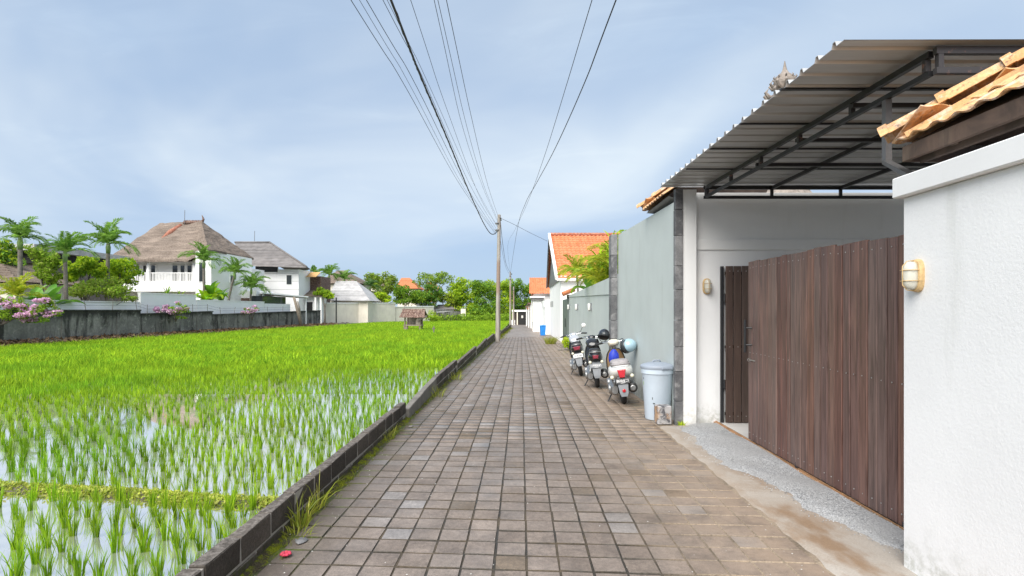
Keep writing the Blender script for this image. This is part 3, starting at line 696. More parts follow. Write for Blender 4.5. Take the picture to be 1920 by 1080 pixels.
for i, (y, lab) in enumerate(((18.3, 'small white wall lamp on the lower grey wall, nearest the stone pillar'), (22.6, 'small white wall lamp on the lower grey wall, middle of three'), (26.4, 'small white wall lamp on the lower grey wall, next to the dark door'))):
    zc = 1.6 + (580 - 575.5) * y / F
    t = empty('wall_lamp', (2.30, y, zc), (0, 0, R(-90)), lab, 'wall lamp', 'lamps on the lower grey wall')
    MB().box(-.05, .05, -.03, 0, -.13, .13).build('back_plate', M['grey_plastic'], t, bevel=.006)
    MB().lathe([(.045, -.11), (.05, -.10), (.05, .10), (.045, .11)], 12, (0, -.075, 0)).build('lamp_shade', M['white_gloss'], t, smooth='auto')
    MB().lathe([(.02, -.14), (.03, -.112)], 8, (0, -.075, 0)).build('lamp_foot', M['black_plastic'], t)
# dark door with a little tile canopy at the end of the low wall
dg = empty('garden_door', (2.3, 28.5, gz(28.5)), label='dark grey green door with a small tiled canopy beside the white house', cat='door')
L(MB().box(2.28, 2.44, 26.92, 30.8, -.4, 2.12).build('door_leaf', M['door_grey'], bevel=.01), dg)
L(MB().box(2.22, 2.50, 26.95, 27.25, -.4, 2.3).build('door_post', M['door_grey'], bevel=.01), dg)
L(MB().bar((2.25, 28.6, .7), (2.25, 28.6, 1.15), .03).build('door_handle', M['black_steel']), dg)
mb = MB()
for k in range(6): mb.tube([(1.98 + .01*k, 26.6 + .2*k, 2.33), (2.55, 26.6 + .2*k, 2.55)], .1, 8)
L(mb.build('canopy_tiles', M['tile_far'], smooth='auto'), dg)

# sliding gate ---------------------------------------------------------
sg = empty('sliding_gate', (2.74, 5, 0), label='large brown plank sliding gate with rows of bolt heads', cat='gate')
def plank_me(w, h, th, seed, warp=0.0):
    r = random.Random(seed); mb = MB(); n = 5; rings = []
    for i in range(n):
        z = h * i / (n - 1); wv = warp * math.sin(math.pi * i / (n - 1)); b = .005
        x0, x1, y0, y1 = -th, 0, -w/2 + .0048, w/2 - .0048
        rings.append([(x0 + b, y0 + wv, z), (x0, y0 + b + wv, z), (x0, y1 - b + wv*.2, z), (x0 + b, y1 + wv*.2, z), (x1, y1 + wv*.2, z), (x1, y0 + wv, z)])
    mb.loft(rings); return mb.mesh('plank')
planks = []
y = 6.71
for k in range(29):
    w = 0.075 if k in (1, 9) else (0.114 + rnd.uniform(-.006, .006)); top = 2.165 - 0.022 * (6.71 - y) / 2.7 + rnd.uniform(-.006, .006) + (0.012 if 12 < k < 17 else 0) + (-.012 if k > 20 else 0)
    me = plank_me(w, top - .055, .024, k, 0.012 if k == 9 else rnd.uniform(-.0015, .0015)); me.materials.append(M['plank'])
    o = link_mesh('plank', me, sg, None, (0.004 + rnd.uniform(-.003, .003), y - w/2 - 5, .055)); planks.append((y - w/2, top)); y -= w
yend = y
st = MB()
for yc, top in planks:
    for z in (top - .07, 1.09 - .01*(6.7 - yc), .135):
        c = (2.72, yc + rnd.uniform(-.012, .012), z + rnd.uniform(-.004, .004)); st.lathe([(.0065, 0), (.0055, -.003), (.002, -.005)], 7, c, 'x')
o = L(st.build('bolt_heads', M['stud']), sg); o['kind'] = 'stuff'
fr = MB()
for z in (.09, .6, 1.09, 1.6, 2.05): fr.box(2.746, 2.786, yend + .01, 6.70, z - .02, z + .02)
for y in (yend + .04, 4.9, 6.66): fr.box(2.788, 2.826, y - .02, y + .02, .05, 2.1)
L(fr.build('gate_frame', M['black_steel']), sg)
hd = MB(); hd.tube([(2.655, 6.635, 1.09), (2.655, 6.635, 1.475)], .016, 10)
for z in (1.18, 1.38): hd.tube([(2.655, 6.635, z), (2.722, 6.60, z)], .010, 8)
L(hd.build('gate_handle', M['black_steel'], smooth='auto'), sg)
rg = MB(); rg.tube([(2.715 - .03*math.cos(a), 6.64, 1.0 + .022*math.sin(a)) for a in [2*math.pi*i/12 for i in range(13)]], .004, 6, False); rg.bar((2.716, 6.66, 1.0), (2.716, 6.50, 1.0), .008, .012)
L(rg.build('latch_ring', M['stud'], smooth='auto'), sg)
wh = MB()
for y in (5.55, 3.95): wh.lathe([(.015, -.012), (.035, -.008), (.028, 0), (.035, .008), (.015, .012)], 12, (2.735, y, .052), 'x'); wh.box(2.722, 2.748, y - .05, y + .05, .055, .085)
L(wh.build('roller', M['rust_steel']), sg)
tr = MB().box(2.705, 2.765, 3.25, 7.9, -.02, .026); tr.box(2.728, 2.742, 3.25, 7.9, .026, .038)
tag(tr.build('gate_track', M['rail'], bevel=.003), 'rusty orange floor track under the sliding gate', 'gate track')

# inner leaf standing open
ig = empty('swing_gate', (2.83, 7.80, 0), label='dark brown plank leaf standing open behind the sliding gate', cat='gate')
x = 2.835
for k in range(8):
    w = .113 + rnd.uniform(-.004, .004); top = 2.2 + rnd.uniform(-.004, .004)
    me = plank_me(w, top - .03, .022, 80 + k); me.materials.append(M['plank_dark'])
    link_mesh('plank', me, ig, None, (x + w/2 - 2.83, -.02, .03), (0, 0, R(90))); x += w
st = MB()
for k in range(8):
    for z in (2.13, 1.08, .12): st.lathe([(.0065, 0), (.0055, -.003), (.002, -.005)], 7, (2.835 + .113*(k + .5), 7.756, z), 'y')
o = L(st.build('bolt_heads', M['stud']), ig); o['kind'] = 'stuff'
fr = MB(); 
for z in (.15, 1.08, 2.1): fr.box(2.84, x, 7.782, 7.815, z - .02, z + .02)
L(fr.build('gate_frame', M['black_steel']), ig)
gp = empty('gate_post', (2.805, 7.84, 0), label='slim black steel post at the hinge of the open gate leaf', cat='post')
L(MB().box(2.785, 2.826, 7.80, 7.842, -.02, 2.2).build('post_tube', M['black_steel'], bevel=.003), gp)
L(MB().lathe([(.014, .5), (.014, .62)], 8, (2.83, 7.79, 0)).build('hinge', M['black_steel']), gp); L(MB().lathe([(.014, 1.7), (.014, 1.82)], 8, (2.83, 7.79, 0)).build('hinge', M['black_steel']), gp)

# carport canopy --------------------------------------------------------
cp = empty('carport_canopy', (3.9, 5.6, 0), label='grey corrugated metal carport canopy on black steel trusses', cat='canopy')
Y0, Y1, ZR = 3.53, 7.78, 3.296
def ex(y): return 2.035 + (1.93 - 2.035) * (y - Y0) / (Y1 - Y0)
prof = []
y = Y0; n = 21; pitch = (Y1 - Y0) / n
for i in range(n):
    b = Y0 + i * pitch
    for dy, dz in ((0, 0), (.40, 0), (.47, .036), (.60, .036), (.67, 0)): prof.append((b + dy*pitch, dz))
prof.append((Y1, 0))
v, f = [], []
for (yy, dz) in prof:
    for k in range(2):
        for X in (ex(yy), 6.25): v.append((X, yy, ZR + dz + (.004 if k else 0) + .01 * (X - 2) / 4))
for i in range(len(prof) - 1):
    a, b = i*4, i*4 + 4; f += [(a, a+1, b+1, b), (a+2, b+2, b+3, a+3), (a, b, b+2, a+2), (a+1, a+3, b+3, b+1)]
mb = MB(); mb.add(v, f); L(mb.build('roof_sheet', M['sheet']), cp)
def truss_y(xa, xb, ya, yb, m, nm, double=True):
    t = MB()
    t.bar((xa, ya, 3.258), (xb, yb, 3.258), .036, .042); t.bar((xa, ya, 3.135), (xb, yb, 3.135), .034, .034) if double else None
    nn = 5
    for i in range(nn + 1 if double else 0):
        q = .01 + .98 * i / nn; L(MB().bar((xa + (xb-xa)*q, ya + (yb-ya)*q, 3.156), (xa + (xb-xa)*q, ya + (yb-ya)*q, 3.232), .036).build('truss_web', M['rust_steel']), cp)
    L(t.build(nm, m), cp)
truss_y(2.52, 2.665, 7.62, 3.64, M['black_steel'], 'road_side_truss')
for X in (3.43, 4.36, 5.4): truss_y(X, X + .03, 7.62, 3.64, M['black_steel'], 'roof_beam', False)
for yy, xs in ((7.66, 2.50), (3.60, 2.66)):
    t = MB(); t.bar((xs, yy, 3.262), (6.2, yy, 3.262), .036, .046); t.bar((xs, yy, 3.132), (6.2, yy, 3.132), .036, .038)
    for X in (xs + .03, 3.43, 4.37, 5.4, 6.17): t.bar((X, yy, 3.152), (X, yy, 3.238), .034)
    L(t.build('end_truss', M['rust_steel'] if yy < 4 else M['black_steel']), cp)
for yy in (6.75, 5.9, 5.1, 4.3): L(MB().bar((1.99, yy, 3.289), (6.2, yy, 3.289), .03, .012).build('purlin', M['black_steel']), cp)
for yy in (6.2, 5.3, 4.4): L(MB().bar((2.6, yy, 3.20), (6.2, yy, 3.20), .034, .034).build('cross_beam', M['black_steel']), cp)
br = MB(); br.bar((2.652, 4.06, 3.115), (2.652, 4.06, 2.66), .045, .045); br.bar((2.652, 4.07, 2.672), (2.47, 3.47, 2.40), .05, .03)
L(br.build('bracket', M['grey_steel']), cp)
L(MB().bar((6.1, 3.62, 0), (6.1, 3.62, 3.11), .06).build('rear_post', M['black_steel']), cp)
vw = tag(MB().box(6.3, 6.5, 2.5, 14, -.1, 3.1).build('villa_wall', M['white_smooth']), 'white villa wall closing the carport at the back', 'wall')

# ------------------------------------------------------------------ hip roofs with single tiles
def tile_me(w, h, th=.013, amp=.024):
    us = [0, .12, .26, .40, .52, .66, .82, 1.0]; zs = [math.sin(math.pi * u / .56) * amp if u < .56 else -math.sin(math.pi * (u - .56) / .44) * amp * .45 for u in us]
    mb = MB(); v = []
    for j, vv in enumerate((0, h)):
        lift = .014 * (1 - j)
        for u, z in zip(us, zs): v.append((u * w, vv, z + lift))
        for u, z in zip(us, zs): v.append((u * w, vv, z + lift - th))
    n = len(us); f = []
    for i in range(n - 1):
        f += [(i, i+1, 2*n+i+1, 2*n+i), (n+i, 3*n+i, 3*n+i+1, n+i+1), (i, n+i, n+i+1, i+1), (2*n+i, 2*n+i+1, 3*n+i+1, 3*n+i)]
    f += [(0, 2*n, 3*n, n), (n-1, 2*n-1, 4*n-1, 3*n-1)]
    mb.add(v, f); me = mb.mesh('roof_tile', smooth='auto'); return me
def slope_matrix(o, u, v):
    u, v = Vector(u).normalized(), Vector(v).normalized(); n = u.cross(v).normalized(); m = Matrix((u, v, n)).transposed().to_4x4(); m.translation = Vector(o); return m
def cap_me(l, r0, r1, th=.012, n=9):
    mb = MB(); rings = []
    for t, r in ((0, r1 * 1.16), (.05, r1 * 1.16), (.0501, r1), (l, r0)):
        out = [(r * math.cos(math.pi * k / (n-1)), t, r * .9 * math.sin(math.pi * k / (n-1))) for k in range(n)] + [((r - th) * math.cos(math.pi * k / (n-1)), t, (r - th) * .9 * math.sin(math.pi * k / (n-1)) - .001) for k in range(n - 1, -1, -1)]
        rings.append(out)
    mb.loft(rings); return mb.mesh('hip_cap', smooth='auto')
tm = tile_me(.165, .30, .010, .015); tm.materials.append(M['tile_near'])
cm = cap_me(.36, .075, .088); cm.materials.append(M['tile_near'])
ROOT = None
def hip_tiles(root, C, rise, slopes, rows, half, name='roof_tile', tw_=.16, th_=.255, me=tm):
    """slopes: (u direction along the eave away from corner C, v horizontal direction up the slope, eave length, hip slope inward per metre)"""
    inv = Matrix.Translation(-Vector(root.location))
    for u, vh, leng in slopes:
        u, vh = Vector(u), Vector(vh); v = (vh + Vector((0, 0, rise))).normalized(); k = math.hypot(1, rise)
        flip = u.cross(v).z < 0
        for r in range(rows):
            for c in range(int(leng / tw_)):
                up = r * th_ / k; s = c * tw_ + (.0 if not r % 2 else 0)
                if s + tw_*.5 < up + (.03 if r == 0 else .11): continue
                o = Vector(C) + u * (s + (tw_ if flip else 0)) + v * (r * th_) + Vector((0, 0, .012))
                m = slope_matrix(o, -u if flip else u, v)
                ob = link_mesh(name, me, root); ob.matrix_basis = inv @ m @ Matrix.Rotation(rnd.uniform(-.012, .012), 4, 'Z')
                ob.location += Vector((rnd.uniform(-.003, .003), rnd.uniform(-.003, .003), rnd.uniform(-.002, .004)))
def hip_caps(root, a, b, me, step=.33, name='hip_cap'):
    a, b = Vector(a), Vector(b); d = (b - a).normalized(); n = int((b - a).length / step) + 1
    side = d.cross(Vector((0, 0, 1))).normalized(); up = side.cross(d).normalized(); inv = Matrix.Translation(-Vector(root.location))
    for i in range(n):
        m = Matrix((side, d, up)).transposed().to_4x4(); m.translation = a + d * step * i + up * (.02 + .004 * (i % 2))
        ob = link_mesh(name, me, root); ob.matrix_basis = inv @ m
# near gatehouse roof above the white wall
gh = empty('gatehouse', (3.2, 2, 0), label='gatehouse roof of sunbleached orange clay tiles over the near white wall', cat='gatehouse')
C = Vector((2.395, 3.60, 2.648)); rise = .63
hip_tiles(gh, C, rise, [((0, -1, 0), (1, 0, 0), 3.0), ((1, 0, 0), (0, -1, 0), 2.6)], 6, 1.3)
L(MB().bar(C + Vector((.06, -.06, .03)), C + Vector((1.3, -1.3, 1.3*rise + .01)), .23, .035).build('hip_mortar', M['tile_near']), gh)
hip_caps(gh, C + Vector((-.03, .03, .03)), C + Vector((1.3, -1.3, 1.3*rise + .03)), cm)
T = C + Vector((1.28, -1.28, 1.28*rise))
mb = MB(); e = Vector((.06, 0, -.03))      # roof boards under the tiles
E0, E1 = C + Vector((.05, -.05, -.012)), Vector((2.44, 0.6, C.z - .012)); E2 = Vector((5.0, 3.55, C.z - .012)); T2 = Vector((T.x, .6, T.z - .05)); T3 = Vector((5.0, T.y, T.z - .05)); Tt = Vector((T.x, T.y, T.z - .05))
mb.add([E0, E1, T2, Tt], [(0, 1, 2, 3)]); mb.add([E0, Tt, T3, E2], [(0, 1, 2, 3)])
L(mb.build('roof_board', M['fascia'], recalc=False), gh)
L(MB().box(2.425, 2.45, .6, 3.565, C.z - .112, C.z - .015).build('fascia_board', M['fascia'], bevel=.003), gh)
L(MB().box(2.452, 5.0, 3.54, 3.565, C.z - .112, C.z - .015).build('fascia_board', M['fascia'], bevel=.003), gh)
L(MB().box(2.49, 2.515, .6, 3.50, C.z - .135, C.z - .07).build('eaves_batten', M['fascia'], bevel=.003), gh)
for k in range(5): L(MB().bar((2.46, 3.2 - .55*k, C.z - .08), (3.0, 3.2 - .55*k, C.z + .27), .05, .07).build('rafter', M['fascia']), gh)
L(MB().box(2.70, 5.0, .6, 3.2, 0, 2.46).build('gatehouse_wall', M['plank_dark']), gh)
# roof of the small pavilion behind the stone pillar
pv = empty('pavilion', (3.0, 8.9, 0), label='small pavilion roof of orange clay tiles rising behind the tall grey wall', cat='pavilion')
C2 = Vector((2.075, 9.55, 3.26))
hip_tiles(pv, C2, .72, [((0, -1, 0), (1, 0, 0), 1.45), ((1, 0, 0), (0, -1, 0), 1.9)], 4, .8)
cm2 = cap_me(.36, .075, .088); cm2.materials.append(M['tile_near'])
L(MB().bar(C2 + Vector((.06, -.06, .03)), C2 + Vector((.76, -.76, .76*.72 + .01)), .23, .035).build('hip_mortar', M['tile_near']), pv)
hip_caps(pv, C2 + Vector((-.03, .03, .04)), C2 + Vector((.75, -.75, .75*.72 + .04)), cm2)
mb = MB(); A = C2 + Vector((.06, -.06, -.01)); B = Vector((2.135, 8.06, C2.z - .01)); Tp = C2 + Vector((.76, -.76, .76*.72 - .06)); D = Vector((4.0, 9.49, C2.z - .01)); E = Vector((4.0, 8.06, C2.z + .5))
mb.add([A, B, Vector((Tp.x, 8.06, Tp.z)), Tp], [(0, 1, 2, 3)]); mb.add([A, Tp, Vector((4.0, Tp.y, Tp.z)), D], [(0, 1, 2, 3)])
L(mb.build('roof_board', M['fascia'], recalc=False), pv)
s = MB(); s.add([C2 + Vector((.05, -.05, -.03)), Vector((2.125, 8.06, C2.z - .03)), Vector((2.38, 8.06, C2.z - .11)), Vector((2.38, 9.2, C2.z - .11))], [(0, 1, 2, 3)]); s.add([C2 + Vector((.05, -.05, -.03)), Vector((2.38, 9.2, C2.z - .11)), Vector((4, 9.2, C2.z - .11)), Vector((4, 9.5, C2.z - .03))], [(0, 1, 2, 3)])
L(s.build('soffit', M['grey_steel'], recalc=False), pv)
L(MB().box(2.385, 4.0, 8.06, 9.15, -.1, 3.15).build('pavilion_wall', M['white_smooth']), pv)
# stone shrine finial above the canopy edge
sh = empty('shrine', (5.65, 12, -.05), label='carved stone shrine whose spired crown rises above the canopy edge', cat='shrine')
b = Vector((5.65, 12, 0))
L(MB().box(4.9, 6.4, 11.3, 12.7, -.1, 1.2).build('plinth', M['shrine'], bevel=.05), sh)
L(MB().lathe([(.55, 1.2), (.5, 1.6), (.62, 1.7), (.42, 2.0), (.4, 3.6), (.55, 3.75), (.6, 3.95), (.42, 4.2), (.38, 5.1)], 8, b).build('shaft', M['shrine']), sh)
L(MB().lathe([(.38, 5.1), (.46, 5.3), (.34, 5.55), (.42, 5.75), (.30, 5.95), (.34, 6.1), (.25, 6.2), (.17, 6.28), (.21, 6.36), (.235, 6.46), (.21, 6.56), (.12, 6.63), (.085, 6.66), (.05, 6.72), (.035, 6.78), (.008, 6.92)], 10, b).build('crown', M['shrine'], smooth='auto'), sh)
cv = MB()
for k in range(10):
    a = 2*math.pi*k/10
    for rr, z, s_ in ((.36, 5.40, .13), (.36, 5.85, .13), (.26, 6.12, .15), (.20, 6.34, .11), (.17, 6.5, .07)):
        c = b + Vector((rr*math.cos(a), rr*math.sin(a), z)); t_ = Vector((math.cos(a), math.sin(a), 0))
        cv.tube([c - t_*.06, c + t_*s_*.5 + Vector((0, 0, .02)), c + t_*s_ + Vector((0, 0, s_*.8)), c + t_*s_*.6 + Vector((0, 0, s_*1.35))], [s_*.34, s_*.32, s_*.22, s_*.06], 6)
o = L(cv.build('scroll_carving', M['shrine'], smooth='auto'), sh); o['kind'] = 'stuff'

# ------------------------------------------------------------------ white houses further down the lane
def tiled_plane(a, b, c, d, nrow, ncol, amp=.05, lift=.06):   # a-b eave, d-c ridge : stepped, rippled rows
    mb = MB(); a, b, c, d = map(Vector, (a, b, c, d)); nrm = (b - a).cross(d - a).normalized()
    if nrm.z < 0: nrm = -nrm
    V, Fq = [], []
    for r in range(nrow):
        for i in range(ncol):
            base = len(V)
            for vv in (r / nrow, (r + 1.25) / nrow):
                vv2 = min(vv, 1)
                p0, p1 = a.lerp(d, vv2), b.lerp(c, vv2)
                for q, dz in ((0, 0), (.28, 1), (.5, .35), (.75, -.3), (1, 0)):
                    p = p0.lerp(p1, (i + q) / ncol) + nrm * (dz * amp + (lift if vv == r / nrow else 0)); V.append(tuple(p))
            for k in range(4): Fq.append((base + k, base + k + 1, base + k + 6, base + k + 5))
            e = len(V)
            for k in range(5): V.append(tuple(Vector(V[base + k]) - nrm * lift))
            for k in range(4): Fq.append((base + k, e + k, e + k + 1, base + k + 1))
    return np_mesh('tiles', V, Fq)
wh1 = empty('white_house', (4.5, 36, gz(36)), label='white house with a steep orange tiled roof beside the lane', cat='house')
L(MB().box(2.36, 8.5, 33.4, 46, -.9, 3.6).build('wall', M['white_far']), wh1)
a, b_, c_, d_ = Vector((2.15, 33.2, 3.42)), Vector((9.2, 33.2, 3.42)), Vector((9.2, 39.9, 6.85)), Vector((2.05, 39.9, 6.85))
o = L(link_mesh('roof_tiles', tiled_plane(a, b_, c_, d_, 17, 26), None, M['tile_far']), wh1); o['kind'] = 'stuff'
o = L(link_mesh('rear_roof_tiles', tiled_plane(Vector((9.2, 46.4, 3.42)), Vector((2.15, 46.4, 3.42)), d_, c_, 17, 26), None, M['tile_far']), wh1); o['kind'] = 'stuff'
L(MB().prism([(2.28, 33.3, 3.36), (2.28, 46.3, 3.36), (2.28, 39.9, 6.78)], (.1, 0, 0)).build('gable', M['grey_steel']), wh1)
vg = MB(); vg.bar((2.10, 33.1, 3.45), (2.0, 39.9, 6.92), .16, .24); L(vg.build('verge', M['white_far']), wh1)
vg = MB(); vg.bar((2.0, 39.95, 6.90), (2.12, 46.5, 3.40), .10, .14); L(vg.build('verge', M['grey_steel']), wh1)
rc = MB()
for k in range(26): rc.tube([(2.1 + .27*k, 39.9, 6.93), (2.1 + .27*k + .30, 39.9, 6.93)], [.14, .12], 8)
L(rc.build('ridge_tiles', M['tile_red'], smooth='auto'), wh1)
L(MB().box(2.1, 9.3, 33.0, 33.12, 3.30, 3.44).build('gutter', M['white_far']), wh1)
for i, y in enumerate((44.4, 42.9, 41.5)):
    L(MB().box(2.335, 2.358, y - .12, y + .12, 1.78, 2.22).build('house_plaque', M['black_steel']), wh1)
mb = MB().box(2.0, 2.357, 46.02, 58, -.9, 1.75); mb.box(1.96, 2.36, 46.0, 52, 1.75, 2.35)
tag(mb.build('lane_wall', M['white_far']), 'white garden wall just past the orange roofed house', 'wall')
wh2 = empty('white_house', (2.5, 62, gz(62)), label='farther white house with a low orange tiled roof', cat='house')
L(MB().box(1.25, 6.5, 58.6, 68, -1.3, 3.25).build('wall', M['white_far']), wh2)
o = L(link_mesh('roof_tiles', tiled_plane((.85, 58, 3.22), (7, 58, 3.22), (7, 63, 5.15), (.95, 63, 5.15), 12, 24), None, M['tile_far']), wh2); o['kind'] = 'stuff'
L(MB().prism([(1.2, 58.2, 3.1), (1.2, 68, 3.1), (1.2, 63, 5.0)], (.1, 0, 0)).build('gable', M['tile_red']), wh2)
gpo = empty('gate_porch', (1.4, 56, gz(56)), label='cream gate porch with a flat grey slab roof and dark doorway', cat='porch')
for y in (54.3, 57.2): L(MB().box(1.15, 2.0, y, y + .7, -1, 2.5).build('porch_pillar', M['cream'] if y > 55 else M['white_far']), gpo)
L(MB().box(1.0, 2.2, 54.0, 58.2, 2.5, 2.72).build('slab_roof', M['grey_steel']), gpo); L(MB().box(.9, 2.3, 53.9, 58.3, 2.72, 2.86).build('slab_roof', M['white_far']), gpo)
L(MB().box(1.5, 1.6, 55.0, 57.2, -.6, 1.7).build('door', M['plank_dark']), gpo)
# end of the lane
eg = empty('end_gate', (.3, 97, gz(97)), label='dark gate under a white beam closing the far end of the lane', cat='gate')
L(MB().box(-.35, 1.05, 96, 96.1, -1.1, 1.15).build('gate_leaf', M['dark_gap']), eg); L(MB().box(-1.55, 1.2, 95.8, 96.4, 1.2, 1.5).build('beam', M['white_far']), eg)
for x in (-1.5, -.75, 1.05): L(MB().box(x, x + .2, 95.9, 96.3, -1.1, 1.2).build('gate_pier', M['cream']), eg)
L(MB().box(-1.3, -.35, 96.5, 96.6, -1.1, 1.1).build('side_panel', M['plank_dark']), eg); L(MB().box(.05, .35, 95.9, 95.99, .1, .55).build('notice', M['paper']), eg)
tag(MB().box(-1.6, -1.0, 93.4, 94.2, -1.06, -.2).build('meter_box', M['white_far'], bevel=.03), 'small white concrete box left of the far dark gate', 'box')
fb = empty('roadside_building', (1.4, 75, gz(75)), label='row of small roadside fronts with brown awnings beyond the porch', cat='building')
for i, (x, y0, y1, h, m) in enumerate(((1.15, 69, 74, 2.2, 'white_far'), (1.2, 75, 80, 1.6, 'cream'), (1.05, 81, 95, 1.9, 'white_far'))):
    L(MB().box(x, x + 5, y0, y1, -1.2, h).build('wall', M[m]), fb); L(MB().box(x - .35, x + 5.2, y0 - .2, y1 + .2, h, h + .22).build('awning', M['tile_brown'] if i != 1 else M['tile_far']), fb)
    L(MB().box(x - .04, x, y0 + 1, y0 + 2.4, -1.1, h - .4).build('door', M['plank_dark']), fb)
for x, y in ((.95, 72), (.75, 84)): L(MB().box(x, x + .12, y, y + .12, -1.1, 1.9).build('awning_post', M['white_far']), fb)
# ================================================================== LEFT SIDE
# bank of earth and the stained wall round the paddy
def bank(u, v):
    y = 14 + 66 * v; x = -25.05 + 2.2 * u + .25*math.sin(.9*y); z = plevel(x, y)
    return (x, y, z - .12 + .42 * (1 - u)**1.3 + .05*math.sin(3*y + 7*u))
tag(MB().grid(bank, 8, 120).build('bank', M['mud'], smooth=True), kind='structure')
DW = [('near stretch of the black stained concrete wall at the left edge of the paddy', 16, 36.8, 1.50, 1.49), ('middle stretch of the black stained concrete wall with the smaller bougainvillea', 36.9, 45.4, 1.24, 1.38), ('far stretch of the black stained concrete wall behind the leaning pole', 45.5, 71.5, 1.12, 1.40)]
for lab, y0, y1, t0, t1 in DW:
    t = empty('stained_wall', (-25.1, (y0 + y1)/2, -.3), label=lab, cat='wall', group='black stained wall along the paddy')
    x1 = -25.0 if y1 < 60 else -25.6
    L(MB().hexa([(-25.2, y0, -1), (-25.0, y0, -1), (-25.0, y0, t0), (-25.2, y0, t0)], [(x1 - .2, y1, -1), (x1, y1, -1), (x1, y1, t1), (x1 - .2, y1, t1)]).build('wall_body', M['stained']), t)
    k = MB(); k.hexa([(-25.26, y0, t0), (-24.94, y0, t0), (-24.94, y0, t0 + .09), (-25.26, y0, t0 + .09)], [(x1 - .26, y1, t1), (x1 + .06, y1, t1), (x1 + .06, y1, t1 + .09), (x1 - .26, y1, t1 + .09)])
    L(k.build('coping', M['stained']), t)
    n = int((y1 - y0) / 4)
    for i in range(n): 
        y = y0 + (i + .5) * (y1 - y0) / n; xx = -25.0 + (x1 + 25.0) * (y - y0)/(y1 - y0); L(MB().box(xx, xx + .05, y - .13, y + .13, -1, t0 - .1 + (t1 - t0)*i/n).build('pier', M['stained']), t)
wf = empty('wire_fence', (-25.1, 40, 1.4), label='thin rusty rods with wires along the top of the stained wall', cat='fence')
tops = [(y, (1.58 if y < 36.9 else 1.36 + (y - 36.9)*.013 if y < 45.5 else 1.21 + (y - 45.5)*.011)) for y in (27.5, 30.2, 32.3, 34.4, 36.6, 37.6, 40, 42.8, 44.8, 46.8, 49, 52, 55.5, 59, 63)]
for y, z in tops: L(MB().tube([(-25.1, y, z - .05), (-25.1 + rnd.uniform(-.06, .06), y + rnd.uniform(-.08, .08), z + .55)], .018, 5).build('fence_rod', M['bark']), wf)
for dz in (.25, .45): L(MB().tube([(-25.1, y, z + dz) for y, z in tops], .006, 4).build('fence_wire', M['cable']), wf)
def white_wall(y0, y1, top, lab, x=-26.6):
    t = empty('compound_wall', (x, (y0+y1)/2, 0), label=lab, cat='wall'); L(MB().box(x - .2, x, y0, y1, -1, top).build('wall_body', M['white_far']), t); L(MB().box(x - .24, x + .04, y0, y1, top, top + .07).build('wall_cap', M['white_far']), t)
white_wall(20, 39.05, 2.05, 'low white compound wall beneath the left palms')
white_wall(39.15, 45.8, 2.72, 'higher white compound wall in front of the thatched house')
white_wall(45.9, 58.0, 2.33, 'white compound wall below the three small palms')
gs = empty('garden_shed', (-29.5, 62, 0), label='small white flat roofed shed with a brown slot window', cat='shed')
L(MB().box(-31, -28.35, 60, 64, -.6, 3.6).build('wall', M['white_far']), gs); L(MB().box(-30.2, -29.0, 59.96, 60, 2.3, 2.8).build('window', M['tile_brown']), gs)

# thatched house --------------------------------------------------------
th = empty('thatched_house', (-34, 60, -.5), label='two storey white house with a brown thatched hip roof and balcony', cat='house')
R1, R2 = P(300, 422, 64), P(378, 418, 62)
E1, F2, W1, W2 = P(196, 491, 56.5), P(350, 490, 56.5), P(389, 471, 53), P(475, 487, 64)
BL = Vector((E1.x, 74, E1.z)); BR = Vector((W2.x - 3.2, 67, W2.z))
def thick_roof(polys, t, name, mat, root, jit=.05, sub=5):
    v, f = [], []
    for poly in polys: 
        b = len(v); v += [Vector(p) for p in poly]; f.append(tuple(range(b, len(v))))
    me = bpy.data.meshes.new(name); me.from_pydata(v, [], f); bm = bmesh.new(); bm.from_mesh(me)
    bmesh.ops.remove_doubles(bm, verts=bm.verts[:], dist=.01); bmesh.ops.triangulate(bm, faces=[q for q in bm.faces if len(q.verts) > 4])
    bmesh.ops.recalc_face_normals(bm, faces=bm.faces[:])
    if sum(q.normal.z for q in bm.faces) < 0: bmesh.ops.reverse_faces(bm, faces=bm.faces[:])
    for _ in range(sub): bmesh.ops.subdivide_edges(bm, edges=bm.edges[:], cuts=1, use_grid_fill=True) if _ < 4 else None
    r = random.Random(3)
    for q in bm.verts: q.co += Vector((r.uniform(-jit, jit), r.uniform(-jit, jit), r.uniform(-jit, jit) * .7))
    top = [v_ for v_ in bm.verts]
    ext = bmesh.ops.extrude_face_region(bm, geom=bm.faces[:])
    for q in [g for g in ext['geom'] if isinstance(g, bmesh.types.BMVert)]: q.co += Vector((0, 0, t))
    bmesh.ops.recalc_face_normals(bm, faces=bm.faces[:])
    bm.to_mesh(me); bm.free(); me.materials.append(mat)
    o = link_mesh(name, me); return L(o, root)
thick_roof([[E1, F2, R2, R1], [F2, W1, R2], [W1, W2, R2], [W2, BR, R2], [BR, BL, R1, R2], [BL, E1, R1]], .22, 'thatch_roof', M['thatch'], th, .06, 4)
L(MB().box(-42.5, -33.0, 58.6, 72, -1, 6.6).build('wall', M['white_far']), th)
L(MB().box(-31.5, -30.0, 54.2, 62.4, -1, 7.25).build('wing_wall', M['white_far']), th)
L(MB().box(-42, -33.25, 57.1, 58.58, 3.42, 4.36).build('balcony_slab', M['white_far']), th)
